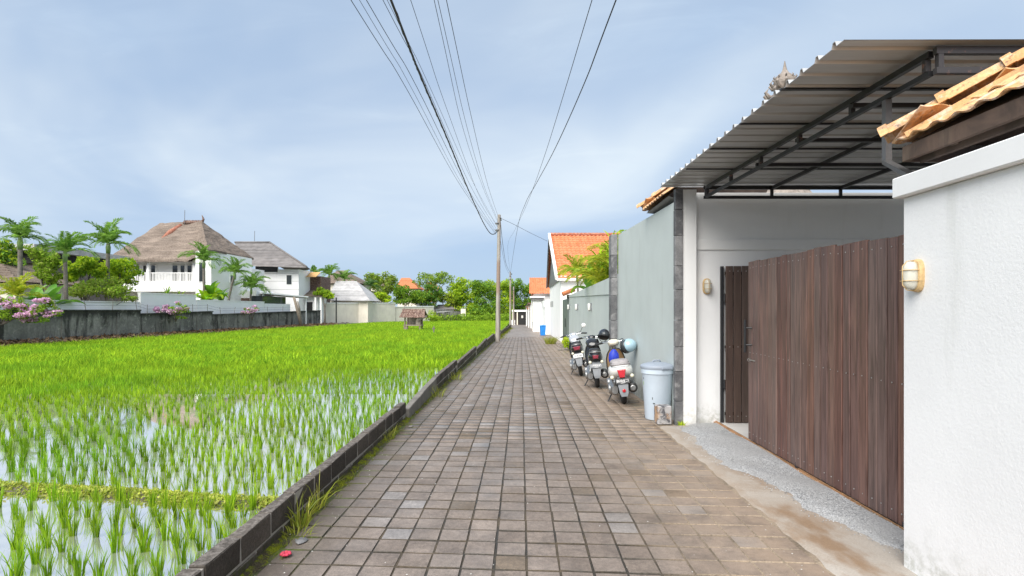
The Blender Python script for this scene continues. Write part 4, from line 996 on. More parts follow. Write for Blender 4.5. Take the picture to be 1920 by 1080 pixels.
def win(root, x0, x1, y, z0, z1, nm='window', fr=.08, face='y'):
    if face == 'y':
        w = MB().box(x0, x1, y - .06, y + .02, z0, z1).build(nm, M['white_far'], root); g = MB().box(x0 + fr, x1 - fr, y - .075, y - .062, z0 + fr, z1 - fr).build('pane', M['window_glass'], w)
    else:
        w = MB().box(y - .02, y + .06, x0, x1, z0, z1).build(nm, M['white_far'], root); g = MB().box(y + .062, y + .075, x0 + fr, x1 - fr, z0 + fr, z1 - fr).build('pane', M['window_glass'], w)
    w.location = -Vector(root.location); return w
def pxx(px, d): return (px - CX) * d / F
for a, b in ((255, 264), (268, 276), (283, 293), (323, 335), (338, 348), (351, 361)): win(th, pxx(a, 58.6), pxx(b, 58.6), 58.59, 4.38, 6.25, 'balcony_door')
for px in (278.5, 241): L(MB().lathe([(.20, 4.36), (.20, 5.6), (.15, 5.7), (.15, 6.5), (.2, 6.7)], 10, (pxx(px, 57.3), 57.3, 0)).build('column', M['white_far']), th)
L(MB().box(pxx(362, 57.2), pxx(372, 57.2), 57.1, 57.6, 4.36, 6.6).build('corner_pier', M['white_far']), th)
for a, b in ((244, 275), (283, 361)):
    x0, x1 = pxx(a, 57.2), pxx(b, 57.2)
    rl = MB().box(x0, x1, 57.16, 57.24, 5.28, 5.36); rl.box(x0, x1, 57.17, 57.23, 4.42, 4.48)
    q = L(rl.build('railing', M['white_far']), th)
    n = int((x1 - x0) / .15); bm_ = MB().box(-.028, .028, -.02, .02, 4.48, 5.28).mesh('baluster'); bm_.materials.append(M['white_far'])
    for i in range(1, n): link_mesh('baluster', bm_, q, None, (x0 + (x1 - x0)*i/n, 57.2, 0))
win(th, 57.6, 58.5, -29.98, 4.3, 5.2, 'window', .08, 'x'); win(th, 60.2, 61.0, -29.98, 3.9, 5.0, 'window', .08, 'x'); win(th, -31.2, -30.5, 54.19, 4.2, 6.2)
L(MB().box(pxx(263, 57), pxx(283, 57), 57.0, 57.09, 2.9, 3.38).build('painted_lintel_shade', M['grey_steel']), th)  # solid grey strip, its colour stands in for shade below the balcony
hr = MB(); hr.tube([P(302, 449, 60.2), P(318, 437, 61), P(340, 423, 62.2)], [.10, .30, .25], 8); L(hr.build('hip_tiles', M['tile_red'], smooth=True), th)
rr = MB()
for k in range(12): p = P(346 + 2.9*k, 419.5, 62.2); rr.lathe([(.14, 0), (.22, .12), (.1, .3), (.03, .42)], 6, p)
p = P(379, 416, 62.2); rr.tube([p, p + Vector((.15, 0, .3)), p + Vector((-.02, 0, .75))], [.16, .12, .03], 6)
L(rr.build('ridge_ornament', M['tile_brown']), th)
L(MB().tube([P(346, 420, 62), P(346.5, 394, 62)], .03, 5).build('antenna_mast', M['grey_steel']), th)

# grey roofed house -----------------------------------------------------
g2 = empty('grey_roofed_house', (-33, 76, -.8), label='white house with a grey shingle hip roof right of the thatched house', cat='house')
e1, e2, r1, r2, e3 = P(455, 498, 72.5), P(575, 502, 72.5), P(440, 455, 79), P(505, 455, 79), P(583, 505, 84)
e4 = Vector((e1.x, 88, e1.z))
def shingle_rows(a, b, c, d, n, name, mat, root):
    mb = MB(); a, b, c, d = map(Vector, (a, b, c, d))
    for i in range(n):
        f0, f1 = i/n, (i + 1)/n
        p = [a.lerp(d, f0), b.lerp(c, f0), b.lerp(c, f1), a.lerp(d, f1)]; up = Vector((0, 0, .10))
        mb.add([p[0] + up, p[1] + up, p[2], p[3], p[0] - up*.2, p[1] - up*.2], [(0, 1, 2, 3), (0, 4, 5, 1)])
    return L(mb.build(name, mat, recalc=False), root)
shingle_rows(e1, e2, r2, r1, 16, 'roof_front', M['shingle'], g2)
mb = MB(); 
for i in range(16):
    f0, f1 = i/16, (i+1)/16; mb.add([e2.lerp(r2, f0) + Vector((0,0,.1)), e3.lerp(r2, f0) + Vector((0,0,.1)), e3.lerp(r2, f1), e2.lerp(r2, f1)], [(0, 1, 2, 3)])
L(mb.build('roof_side', M['shingle'], recalc=False), g2)
mb = MB(); mb.add([r1, r2, e3, e4], [(0, 1, 2, 3)]); L(mb.build('roof_rear', M['shingle'], recalc=False), g2)
hc = MB(); hc.tube([e2 + Vector((0, 0, .12)), r2 + Vector((0, 0, .1))], .12, 6); hc.tube([r1 + Vector((0, 0, .08)), r2 + Vector((0, 0, .08))], .12, 6); L(hc.build('hip_cap', M['shingle'], smooth=True), g2)
x0, x1 = pxx(440, 74), pxx(560, 74)
L(MB().box(x0, x1, 74, 82, -1.2, e2.z - .1).build('wall', M['white_far']), g2)
for z in (4.2, 5.3, 6.3): L(MB().box(pxx(495, 74), x1 - .02, 73.985, 73.999, z, z + .03).build('painted_groove_shade', M['grey_steel']), g2)  # thin raised grey strips paint the shadow lines of wall grooves
win(g2, pxx(537, 74), pxx(548, 74), 73.98, 1.6 + 46*74/F, 1.6 + 65*74/F, fr=.06); win(g2, pxx(479, 74), pxx(522, 74), 73.98, 1.6 + 69*74/F, 1.6 + 81*74/F, 'slot_window', .05)
L(MB().box(x1, x1 + 1.5, 78, 82, -1.2, 6.2).build('side_bay', M['tile_brown']), g2); win(g2, x1 + .2, x1 + 1.3, 77.98, 2.2, 3.8)
aw = MB(); aw.prism([(x1 + .1, 76.2, 6.0), (x1 + 1.5, 76.2, 6.0), (x1 + 1.5, 77.9, 6.7), (x1 + .1, 77.9, 6.7)], (0, 0, .06)); L(aw.build('awning', M['awning']), g2)
L(MB().tube([P(477, 457, 79), P(477.5, 433, 79)], .035, 5).build('antenna_mast', M['grey_steel']), g2)
# carport and kiosk in front of it
pg = empty('pergola', (-26.5, 62, -.4), label='flat white pergola roof between the grey roofed house and the stained wall', cat='pergola')
a, b = P(493, 548, 60), P(578, 555.5, 66)
L(MB().hexa([a + Vector((0, 0, -.14)), b + Vector((0, 0, -.14)), b, a], [a + Vector((-2.5, 3, -.14)), b + Vector((-2.5, 3, -.14)), b + Vector((-2.5, 3, 0)), a + Vector((-2.5, 3, 0))]).build('slab', M['white_far']), pg)
for f in (.03, .97): q = a.lerp(b, f) + Vector((-.3, .4, -.14)); L(MB().bar(q, (q.x, q.y, -.6), .16).build('post', M['white_far']), pg)
L(MB().box(-28.2, -26.6, 58.1, 64.5, -.8, 2.2).build('low_wall', M['white_far']), pg)
L(MB().box(-28.1, -26.9, 58.3, 64.0, 2.21, 3.0).build('dark_window_band', M['window_glass']), pg)
ks = empty('kiosk', (-28.4, 77, -.5), label='small white kiosk with a brown hipped roof and dark doorway', cat='kiosk')
kc = [P(560, 555, 75.5), P(604, 556, 75.5)]; ka, kb = P(571, 544, 78), P(589, 544, 78)
k0, k1 = kc[0], kc[1]; k2, k3 = Vector((k1.x, 81, k1.z)), Vector((k0.x, 81, k0.z))
mb = MB(); mb.add([k0, k1, k2, k3, ka, kb], [(0, 1, 5, 4), (1, 2, 5), (2, 3, 4, 5), (3, 0, 4), (0, 3, 2, 1)]); L(mb.build('roof', M['thatch']), ks)
L(MB().box(k0.x + .3, k1.x - .9, 76.5, 80, -1, k0.z - .02).build('wall', M['white_far']), ks); L(MB().box(pxx(573, 76.5), pxx(586, 76.5), 76.4, 76.48, .2, 2.6).build('door', M['dark_gap']), ks)
for px in (563, 590, 600): L(MB().box(pxx(px, 75.8), pxx(px, 75.8) + .24, 75.7, 75.94, -.8, k0.z - .1).build('pillar', M['white_far']), ks)
lp = MB(); lp.tube([P(566, 617, 62.5), P(560, 590, 62), P(551, 557, 61.5)], [.2, .18, .14], 7); lp.tube([P(564, 607, 62.3), P(562, 580, 62), P(558, 565, 61.6)], [.11, .09, .07], 6)
tag(lp.build('leaning_pole', M['old_wood'], smooth=True), 'leaning weathered wooden pole in front of the small kiosk', 'pole')
bp = MB(); bp.bar(P(630.5, 614, 76.5), P(630.5, 558, 76.5), .14); bp.bar(P(626, 565, 76.5), P(635, 565, 76.5), .11)
tag(bp.build('iron_post', M['black_steel']), 'thin black iron post in front of the cream wall', 'post')

# cream walls and roofs towards the middle -------------------------------
def pwall(name, p0, p1, top0, top1, base, th_, mat, lab, cat='wall', capm=None):
    a, b = Vector(p0), Vector(p1); n = (b - a).cross(Vector((0, 0, 1))).normalized() * th_
    t = empty(name, ((a.x + b.x)/2, (a.y + b.y)/2, base), label=lab, cat=cat)
    q = lambda p, z: Vector((p.x, p.y, z))
    L(MB().hexa([q(a, base), q(a - n, base), q(a - n, top0), q(a, top0)], [q(b, base), q(b - n, base), q(b - n, top1), q(b, top1)]).build('wall_body', mat), t)
    if capm: L(MB().hexa([q(a + n*.3, top0), q(a - n*1.3, top0), q(a - n*1.3, top0 + .12), q(a + n*.3, top0 + .12)], [q(b + n*.3, top1), q(b - n*1.3, top1), q(b - n*1.3, top1 + .12), q(b + n*.3, top1 + .12)]).build('wall_cap', capm), t)
    return t
pwall('garden_wall', P(600, 600, 78), P(741, 600, 92), 1.6 + 11*78/F, 1.6 + 11*92/F, -1.5, .3, M['cream'], 'cream garden wall beneath the pale grey roof', capm=M['white_far'])
pwall('garden_wall', P(741.5, 600, 92.5), P(813, 600, 100), 1.6 + 4*92/F, 1.6 + 5*100/F, -1.5, .3, M['cream'], 'cream garden wall behind the paddy hut', capm=M['white_far'])
pwall('base_wall', P(600, 600, 77), P(806, 600, 98), -.35, -.65, -1.5, .35, M['stained'], 'dark rubble footing along the foot of the cream walls')
pwall('stained_wall', P(814, 600, 101), P(868, 600, 104), 1.6 - 7*101/F, 1.6 - 2*104/F, -1.5, .3, M['stained'], 'short grey stained wall right of the paddy hut')
pwall('gate_pillar', P(864, 600, 103.5), P(873, 600, 103.6), 1.6 + 1*103/F, 1.6 + 1*103/F, -1.5, .8, M['cream'], 'white gate pillar at the foot of the big trees', 'pillar')
def hip_house(name, lab, d, pxl, pxr, y_e, pxa, pxb, y_r, mat, depth=8, wall=True, wm='cream', rows=10):
    t = empty(name, (pxx((pxl + pxr)/2, d), d + depth/2, -.8), label=lab, cat='house')
    a, b = P(pxl, y_e, d), P(pxr, y_e, d); r1, r2 = P(pxa, y_r, d + depth*.45), P(pxb, y_r, d + depth*.45); c, e = Vector((b.x, d + depth, b.z)), Vector((a.x, d + depth, a.z))
    shingle_rows(a, b, r2, r1, rows, 'roof_front', mat, t)
    mb = MB(); mb.add([b, c, r2], [(0, 1, 2)]); mb.add([c, e, r1, r2], [(0, 1, 2, 3)]); mb.add([e, a, r1], [(0, 1, 2)]); L(mb.build('roof_sides', mat, recalc=False), t)
    if wall: L(MB().box(a.x + .5, b.x - .5, d + .6, d + depth - .4, -1.5, a.z - .05).build('wall', M[wm]), t)
    return t
hip_house('grey_house', 'pale grey shingle roof just above the cream garden wall', 84, 612, 694, 564, 630, 668, 527, M['shingle_pale'], 9, rows=12)
hip_house('thatched_house', 'small brown thatched roof behind the pale grey roof', 97, 594, 676, 531, 634, 646, 507, M['thatch'], 9, rows=8)
hip_house('orange_house', 'bright orange tiled roof among the trees', 122, 740, 784, 541, 753, 768, 521, M['tile_far'], 9, rows=10)
hip_house('brown_house', 'small dark brown roof peak behind the trees', 125, 690, 720, 530, 702, 706, 516, M['tile_brown'], 7, rows=6)
hip_house('white_bungalow', 'little white house with a grey roof right of the paddy hut', 110, 812, 858, 580, 822, 838, 571, M['shingle'], 6, wm='white_far', rows=5)
lf = empty('flat_roofed_house', (-36, 42, -.4), label='grey flat roofed house behind the left palms', cat='house')
L(MB().box(-46, -35.6, 41.5, 50, -1, 5.0).build('wall', M['bark']), lf); L(MB().box(-47, -35.3, 40.6, 50.5, 5.9, 6.35).build('roof_slab', M['shingle_pale']), lf); L(MB().box(-46, -36, 41.3, 50, 5.0, 5.9).build('painted_gap_shade', M['dark_gap']), lf)  # last box is solid near-black, painted-in shade between wall and slab
hip_house('thatched_pavilion', 'low pale thatched roof at the left edge behind the banana leaves', 36, -40, 34, 528, -20, 0, 489, M['thatch'], 7, rows=8)

# hut in the paddy ------------------------------------------------------
hx, hy = -9.75, 51.0; hz = pz(51) 
ht = empty('paddy_hut', (hx, hy, hz), label='small tumbledown wooden hut with a brown tiled roof standing in the paddy', cat='hut')
for sx in (-.72, .62):
    for sy in (-.55, .6): MB().tube([(sx, sy, -.2), (sx + .02, sy, 1.35)], .075, 6).build('post', M['old_wood'], ht)
MB().box(-.85, .75, -.65, .7, .5, .6).build('platform', M['old_wood'], ht)
MB().box(.28, .70, -.66, -.6, .62, 1.32).build('side_panel', M['old_wood'], ht); MB().box(-.7, .66, .6, .64, .6, 1.3).build('back_panel', M['old_wood'], ht); MB().box(-.8, -.45, -.68, -.62, -.1, .45).build('prop_board', M['old_wood'], ht)
mb = MB()
rows = 5
for s in (-1, 1):
    for r_ in range(rows):
        f0, f1 = r_/rows, (r_ + 1.15)/rows
        for c in range(9):
            xa, xb = -1.15 + 2.3*c/9 + rnd.uniform(-.02, .02), -1.15 + 2.3*(c + .92)/9
            y0_, y1_ = s*(1.0 - f0*1.0), s*(1.0 - min(f1, 1)*1.0); z0_, z1_ = 1.22 + f0*.72 + .03 + rnd.uniform(-.02, .02), 1.22 + min(f1, 1)*.72
            xs = .22*(f0); mb.prism([(xa*(1 - .12*f0), y0_, z0_), (xb*(1 - .12*f0), y0_, z0_), (xb*(1 - .12*f1), y1_, z1_), (xa*(1 - .12*f1), y1_, z1_)], (0, 0, .035))
MBr = mb.build('roof_tiles', M['tile_brown'], ht); MBr['kind'] = 'stuff'
mb = MB()
for k in range(9): mb.tube([(-1.05 + .23*k, 0, 1.96), (-.82 + .23*k, 0, 1.95)], [.09, .075], 6)
mb.build('ridge_tiles', M['tile_brown'], ht)
MB().tube([(-.9, 0, 1.85), (-.88, 0, 2.55)], .025, 5).build('roof_stick', M['old_wood'], ht); MB().bar((.45, -.9, 1.05), (1.2, -.3, 1.35), .07, .2).build('fallen_board', M['old_wood'], ht)
sn = MB(); sn.tube([(0, 0, -.3), (.02, 0, .5)], .05, 5); sn.box(-.12, .12, -.02, .02, .28, .36)
tag(sn.build('stake', M['bark'], loc=P(813, 624, 42.5)), 'short dark stake standing in the far green paddy', 'stake')

# ------------------------------------------------------------------ utility poles and wires
def pole(x, y, h, r0, r1, label, lean=(0, 0)):
    t = empty('utility_pole', (x, y, gz(y)), label=label, cat='utility pole', group='utility poles along the lane')
    MB().lathe([(r0, -.3), (r0, 0), (r1, h), (r1*.5, h + .03)], 12).build('shaft', M['pole'], t, smooth='auto').rotation_euler = (lean[0], lean[1], 0)
    c = MB(); c.lathe([(r1 + .05, h - .55), (r1 + .05, h - .48)], 10); c.lathe([(r1 + .05, h - .95), (r1 + .05, h - .88)], 10); c.bar((0, -.18, h - .5), (0, .18, h - .5), .04)
    c.build('clamp', M['grey_steel'], t)
    MB().lathe([(.06, h - .35), (.08, h - .3), (.04, h - .25), (.07, h - .18)], 8, (r1 + .08, 0, 0)).build('insulator', M['bin_dark'], t)
    MB().tube([(r0 + .01, -.05, 0), (r0 + .03, -.03, .6), (r1 + .02, -.02, h - .6)], .012, 5).build('earth_wire', M['bark'], t)
    return t
pole(-1.40, 33.3, 7.52, .135, .095, 'nearest tall concrete utility pole beside the low block wall', (0, R(.75)))
pole(-1.36, 70.5, 7.05, .13, .09, 'second utility pole farther down the lane'); pole(-1.15, 86, 6.0, .12, .09, 'third utility pole just before the far gate')
def catmull(pts, n=10):
    pts = [Vector(p) for p in pts]; q = [pts[0]*2 - pts[1]] + pts + [pts[-1]*2 - pts[-2]]; out = []
    for i in range(1, len(q) - 2):
        for k in range(n):
            t = k / n; a, b, c, d = q[i-1], q[i], q[i+1], q[i+2]
            out.append(.5*((2*b) + (c - a)*t + (2*a - 5*b + 4*c - d)*t*t + (3*b - a - 3*c + d)*t**3))
    out.append(pts[-1]); return out
def wire(pts, r, label, name='overhead_wire', group='overhead wires along the lane', n=6):
    o = MB().tube(catmull(pts), r, n).build(name, M['cable'], smooth=True); return tag(o, label, 'wire', group)
def behind(a, b, y): return a + (a - b) * ((a.y - y) / (b.y - a.y))
def lane_wire(pix, label, r=.0055, d0=8.8):
    (x0, y0), mids, (x1, y1, d1) = pix[0], pix[1:-1], pix[-1]
    A, B = P(x0, y0, d0), P(x1, y1, d1); zA = A.z
    pts = [A]
    for (x, y) in mids:
        z = zA + (B.z - zA) * .35; d = (z - H) * F / (CY - y); pts.append(P(x, y, d))
    pts.append(B); pts = [behind(pts[0], pts[1], -6)] + pts
    return wire(pts, r, label)
PD = 33.3
for pix, lab, r in [
    ([(658, 0), (762, 166), (866, 352), (930, 440, PD)], 'outermost left overhead wire', .0065), ([(674, 0), (772, 166), (870, 352), (930, 438, PD)], 'second overhead wire from the left', .0045),
    ([(687, 0), (783, 166), (876, 352), (931, 436, PD)], 'third overhead wire from the left', .0065), ([(718, 0), (790, 140), (884, 352), (931, 430, PD)], 'thin overhead wire hugging the thick cable on its left', .0055),
    ([(726, 0), (800, 150), (886, 340), (932, 424, PD)], 'thin overhead wire touching the thick cable', .0045), ([(770, 0), (838, 205), (900, 370), (933, 425, PD)], 'lone overhead wire right of the thick cable', .005),
    ([(814, 0), (868, 240), (905, 350), (933, 416, PD)], 'left wire of the three steep overhead wires', .005), ([(821, 0), (876, 240), (908, 350), (933, 412, PD)], 'middle wire of the three steep overhead wires', .005),
    ([(837, 0), (884, 220), (914, 345), (934, 406, PD)], 'right wire of the three steep overhead wires', .006)]: lane_wire(pix, lab, r)
tk = [(P(x, y, d)) for x, y, d in ((733, 0, 8.6), (790, 146, 11.6), (842, 268, 16), (880, 360, 22.2), (905, 415, 28.8), (918, 436, 32.2), (926, 439, 33.1), (932, 434, PD))]
wire([behind(tk[0], tk[1], -6)] + tk, .021, 'thick black bundled cable sagging towards the nearest pole', 'bundled_cable', n=8)
sp_ = MB(); pts = catmull([behind(tk[0], tk[1], -6)] + tk, 40); ring = []
for i, p in enumerate(pts): a = i * .9; ring.append(p + Vector((math.cos(a)*.020, 0, math.sin(a)*.020)))
tag(sp_.tube(ring, .008, 4).build('cable_wrap', M['cable']), 'thin lashing wound round the thick bundled cable', 'wire', 'overhead wires along the lane')
for pts, r, lab in (
    ([(1155, 0, 9), (1094, 160, 12.6), (1040, 280, 18), (1005, 345, 24), (985, 382, 30), (970, 430, 42), (957, 512, 70)], .012, 'heavier of the two black wires on the right'),
    ([(1110, 0, 9), (1062, 160, 12.6), (1025, 280, 18), (1000, 352, 24), (984, 392, 30), (966, 430, 42), (952, 462, 60), (957, 515, 70)], .007, 'thinner of the two black wires on the right'),
    ([(936, 408, 33.2), (962, 420, 33.6), (995, 437, 36), (1026, 452, 39.5)], .010, 'service wire from the nearest pole to the orange roofed house'),
    ([(938, 412, 33.4), (943, 460, 45), (949, 495, 58), (957, 513, 70.4)], .016, 'twisted cable from the nearest pole to the second pole'),
    ([(936, 436, 33.4), (943, 478, 45), (950, 505, 58), (957, 517, 70.4)], .010, 'lower cable from the nearest pole to the second pole')):
    q = [P(*p) for p in pts]
    if pts[0][1] == 0: q = [behind(q[0], q[1], -6)] + q
    wire(q, r, lab)
# ================================================================== MOTORBIKES, BINS, SMALL THINGS
def wheel(root, y, r=.275, w=.085, nm='wheel', rimm='silver'):
    wv = empty(nm, (0, y, r)); wv.parent = root
    MB().lathe([(r - .075, -w*.42), (r - .05, -w*.5), (r - .02, -w*.46), (r - .004, -w*.25), (r, 0), (r - .004, w*.25), (r - .02, w*.46), (r - .05, w*.5), (r - .075, w*.42)], 28, (0, 0, 0), 'x', cap=False).build('tyre', M['rubber'], wv, smooth=True)
    rm = MB().lathe([(r - .072, -w*.40), (r - .095, -w*.3), (r - .10, 0), (r - .095, w*.3), (r - .072, w*.40)], 24, (0, 0, 0), 'x', cap=False)
    for k in range(5): a = 2*math.pi*k/5; rm.bar((0, .03*math.cos(a), .03*math.sin(a)), (0, (r - .09)*math.cos(a), (r - .09)*math.sin(a)), .035, .03, (1, 0, 0))
    rm.lathe([(.045, -.05), (.045, .05)], 12, (0, 0, 0), 'x'); rm.build('rim', M[rimm], wv)
    return wv
def plate(root, loc, rx, mat, cmat, seed, w=.235, h=.095):
    p = MB().box(-w/2, w/2, -.004, 0, -h/2, h/2).build('number_plate', M[mat], root, bevel=.002, loc=loc, rot=(rx, 0, 0))
    c = MB(); r = random.Random(seed); x = -w*.42                     # the characters are blurred past reading in the photo: plain strokes
    for k in range(7):
        cw = w*.085
        if k in (2, 5): x += w*.03
        for q in range(3):
            if r.random() < .75: c.box(x, x + cw, -.006, -.0045, -h*.2 + q*h*.18, -h*.2 + q*h*.18 + h*.07)
        for q in (0, cw*.72):
            if r.random() < .7: c.box(x + q, x + q + cw*.28, -.0062, -.0046, -h*.2, h*.24)
        x += cw * 1.32
    for k in range(4): c.box(-w*.15 + k*w*.085, -w*.15 + k*w*.085 + w*.05, -.006, -.0045, -h*.42, -h*.30)
    c.build('plate_characters', M[cmat], p)
def motorbike(loc, yaw, lean, label, st):
    t = empty('motorbike', loc, (0, -lean, yaw), label, 'motorbike', 'motorbikes parked along the grey wall')
    B, S = st['body'], st['seat']
    wheel(t, 0, nm='rear_wheel', w=.095); wheel(t, 1.24, nm='front_wheel', r=.265, w=.08)
    # tail body
    tw_ = st['tw']; zt = st['zt']
    rings = [ell(0, -.40, zt - .03, tw_*.40, .035, p=2.6), ell(0, -.34, zt - .05, tw_*.78, .085, p=2.8), ell(0, -.2, zt - .07, tw_*.98, .125, p=2.8), ell(0, .05, zt - .10, tw_, .15, p=2.8), ell(0, .35, zt - .16, tw_*.86, .17, p=2.8), ell(0, .56, zt - .27, tw_*.66, .15, p=2.6)]
    MB().loft(rings).build('tail_body', M[B], t, smooth=True)
    # seat
    rings = [ell(0, -.30, zt + .055, tw_*.55, .03, p=3), ell(0, -.22, zt + .075, tw_*.74, .05, p=3), ell(0, .05, zt + .06, tw_*.76, .055, p=3), ell(0, .32, zt + .0, tw_*.72, .055, p=3), ell(0, .50, zt - .035, tw_*.45, .03, p=3)]
    MB().loft(rings).build('seat', M[S], t, smooth=True)
    gr = MB(); gr.tube([(-tw_*.72, -.06, zt + .02), (-tw_*.74, -.30, zt + .05), (-tw_*.5, -.42, zt + .06), (tw_*.5, -.42, zt + .06), (tw_*.74, -.30, zt + .05), (tw_*.72, -.06, zt + .02)], .016, 8); gr.build('grab_rail', M[st['rail']], t, smooth=True)
    # tail light (trapezoid, slightly domed)
    a, b, hh = st['tl']
    MB().loft([[(-a, -.385, zt + .0 + st['tlz']), (a, -.385, zt + st['tlz']), (b, -.40, zt - hh + st['tlz']), (-b, -.40, zt - hh + st['tlz'])], [(-a*.9, -.425, zt - .012 + st['tlz']), (a*.9, -.425, zt - .012 + st['tlz']), (b*.8, -.435, zt - hh + .015 + st['tlz']), (-b*.8, -.435, zt - hh + .015 + st['tlz'])]]).build('tail_light', M[st['lens']], t, bevel=.006)
    for s in (-1, 1):
        MB().lathe([(.01, -.35), (.034, -.36), (.03, -.39), (.01, -.40)], 10, (s*tw_*.80, -.02, zt - .145), 'y').build('indicator', M['amber_lens'], t, smooth=True)
    # fender, plate, reflector
    fd = MB(); fd.loft([[(-.075, -.30, zt - .13), (.075, -.30, zt - .13), (.075, -.28, zt - .13), (-.075, -.28, zt - .13)], [(-.085, -.40, zt - .27), (.085, -.40, zt - .27), (.085, -.38, zt - .27), (-.085, -.38, zt - .27)], [(-.07, -.45, zt - .42), (.07, -.45, zt - .42), (.07, -.435, zt - .42), (-.07, -.435, zt - .42)], [(-.05, -.46, zt - .47), (.05, -.46, zt - .47), (.05, -.445, zt - .47), (-.05, -.445, zt - .47)]])
    fd.build('rear_mudguard', M[st['fender']], t, bevel=.004)
    plate(t, (0, -.405, zt - .215), R(-14), st['plate'][0], st['plate'][1], st['seed'])
    if st.get('reflector'): MB().lathe([(.028, 0), (.028, -.01), (.015, -.014)], 12, (0, -.452, zt - .37), 'y').build('reflector', M['red_lens'], t)
    # engine, swing arm, exhaust, shock
    en = MB(); en.loft([ell(-.13, -.14, .27, .05, .07), ell(-.135, -.05, .28, .075, .11), ell(-.13, .15, .29, .08, .12), ell(-.09, .42, .33, .10, .13), ell(-.03, .58, .36, .10, .12)]); en.lathe([(.08, -.23), (.095, -.20), (.095, -.14)], 16, (0, .02, .28), 'x'); en.lathe([(.06, -.23), (.075, -.21), (.075, -.12)], 14, (0, .38, .34), 'x')
    en.build('engine', M['silver'], t, smooth='auto')
    exh = MB(); exh.tube([(.12, .52, .26), (.14, .38, .2), (.15, .2, .23)], .025, 8); exh.lathe([(.05, -.32), (.078, -.30), (.086, -.22), (.086, .10), (.06, .2)], 14, (.16, 0, .30), 'y'); exh.build('exhaust', M['black_plastic'], t, smooth='auto')
    MB().lathe([(.035, -.333), (.048, -.328), (.05, -.315)], 12, (.16, 0, .30), 'y').build('exhaust_tip', M['silver'], t)
    sk = MB(); sk.tube([(-.11, -.03, .30), (-.10, .06, zt - .18)], .02, 8)
    for k in range(7): sk.lathe([(.03, .36 + k*.03), (.033, .37 + k*.03), (.03, .38 + k*.03)], 8, (-.108, -.01 + .012*k, 0))
    sk.build('shock_absorber', M['chrome'], t, smooth='auto')
    MB().box(-.13, .13, .55, .95, .26, .33).build('footboard', M['black_plastic'], t, bevel=.02)
    # front: leg shield, fork, mudguard, headset, bars
    ls = st['shield']
    rr = []
    for z, w_, y in ((.30, .11, .93), (.42, .155, .95), (.58, .17, .985), (.70, .165, 1.0), (.80, .135, 1.0), (.87, .09, .99)):
        rr.append([(-w_, y, z), (-w_*.5, y + .075, z), (0, y + .10, z), (w_*.5, y + .075, z), (w_, y, z), (w_*.9, y - .012, z), (0, y - .02, z), (-w_*.9, y - .012, z)])
    MB().loft(rr).build('leg_shield', M[ls], t, smooth='auto')
    rim_ = MB(); rim_.tube([(-.115, .925, .30), (-.16, .945, .42), (-.176, .98, .58), (-.17, .995, .70), (-.14, .995, .80), (-.09, .985, .875), (.09, .985, .875), (.14, .995, .80), (.17, .995, .70), (.176, .98, .58), (.16, .945, .42), (.115, .925, .30)], .012, 6); rim_.build('shield_edge', M['black_plastic'], t, smooth=True)
    fk = MB()
    for s in (-1, 1): fk.tube([(s*.065, 1.24, .27), (s*.065, 1.12, .62)], .02, 8)
    fk.tube([(0, 1.14, .55), (0, .98, .98)], .03, 8); fk.build('front_fork', M['silver'], t, smooth='auto')
    mg = MB(); rings = []
    for k in range(9):
        a = R(15 + 150*k/8); cy, cz = 1.24 - .30*math.cos(a), .265 + .30*math.sin(a); rings.append([(-.06, cy, cz - .03), (-.045, cy, cz + .005), (.045, cy, cz + .005), (.06, cy, cz - .03)])
    mg.loft(rings, cap=False); mg.build('front_mudguard', M[B], t, smooth=True)
    hs = MB(); hs.loft([ell(0, .90, 1.0, .05, .03), ell(0, .94, 1.0, .09, .055), ell(0, 1.02, .99, .11, .075), ell(0, 1.10, .97, .09, .075), ell(0, 1.15, .96, .05, .04)]); hs.build('headset', M[st['head']], t, smooth=True)
    hb = MB(); hb.tube([(-.33, .86, 1.0), (-.2, .93, 1.02), (0, .98, 1.01), (.2, .93, 1.02), (.33, .86, 1.0)], .012, 8); hb.build('handlebar', M['chrome'], t, smooth=True)
    gp_ = MB()
    for s in (-1, 1): gp_.tube([(s*.22, .925, 1.017), (s*.35, .85, .997)], .02, 8); gp_.tube([(s*.2, .96, 1.0), (s*.36, .9, .985)], .006, 6)
    gp_.build('grips', M['black_plastic'], t, smooth='auto')
    for s in st['mirrors']:
        m = MB(); m.tube([(s*.19, .95, 1.03), (s*.25, .93, 1.15), (s*.30, .92, 1.18)], .006, 6); mm = m.build('mirror', M['black_plastic'], t, smooth=True)
        MB().lathe([(.012, 0), (.055, .006), (.062, .02), (.04, .04)], 14, (s*.31, .91, 1.21), 'y', sy=1.0).build('mirror_shell', M[st.get('mirrorm', 'black_plastic')], mm, smooth=True)
    sd = MB(); sd.tube([(-.12, .30, .24), (-.27, .22, .012 + .27*math.tan(lean)*0)], .012, 6); sd.box(-.30, -.24, .2, .25, .0, .012); sd.build('side_stand', M['black_plastic'], t)
    cb_ = MB(); cb_.tube(catmull([(-.2, .95, 1.0), (-.15, 1.08, 1.04), (-.05, 1.12, .95), (0, 1.12, .7)], 5), .006, 5); cb_.tube(catmull([(.2, .95, 1.0), (.17, 1.1, 1.05), (.06, 1.13, .95), (.01, 1.12, .7)], 5), .006, 5); cb_.build('brake_cables', M['cable'], t, smooth=True)
    if st.get('cowl'):
        MB().loft([ell(0, .55, .84, .10, .05), ell(0, .70, .90, .15, .09), ell(0, .86, .92, .15, .10), ell(0, .98, .90, .08, .06)]).build('tank', M[st['cowl']], t, smooth=True)
    return t
ZT = .70
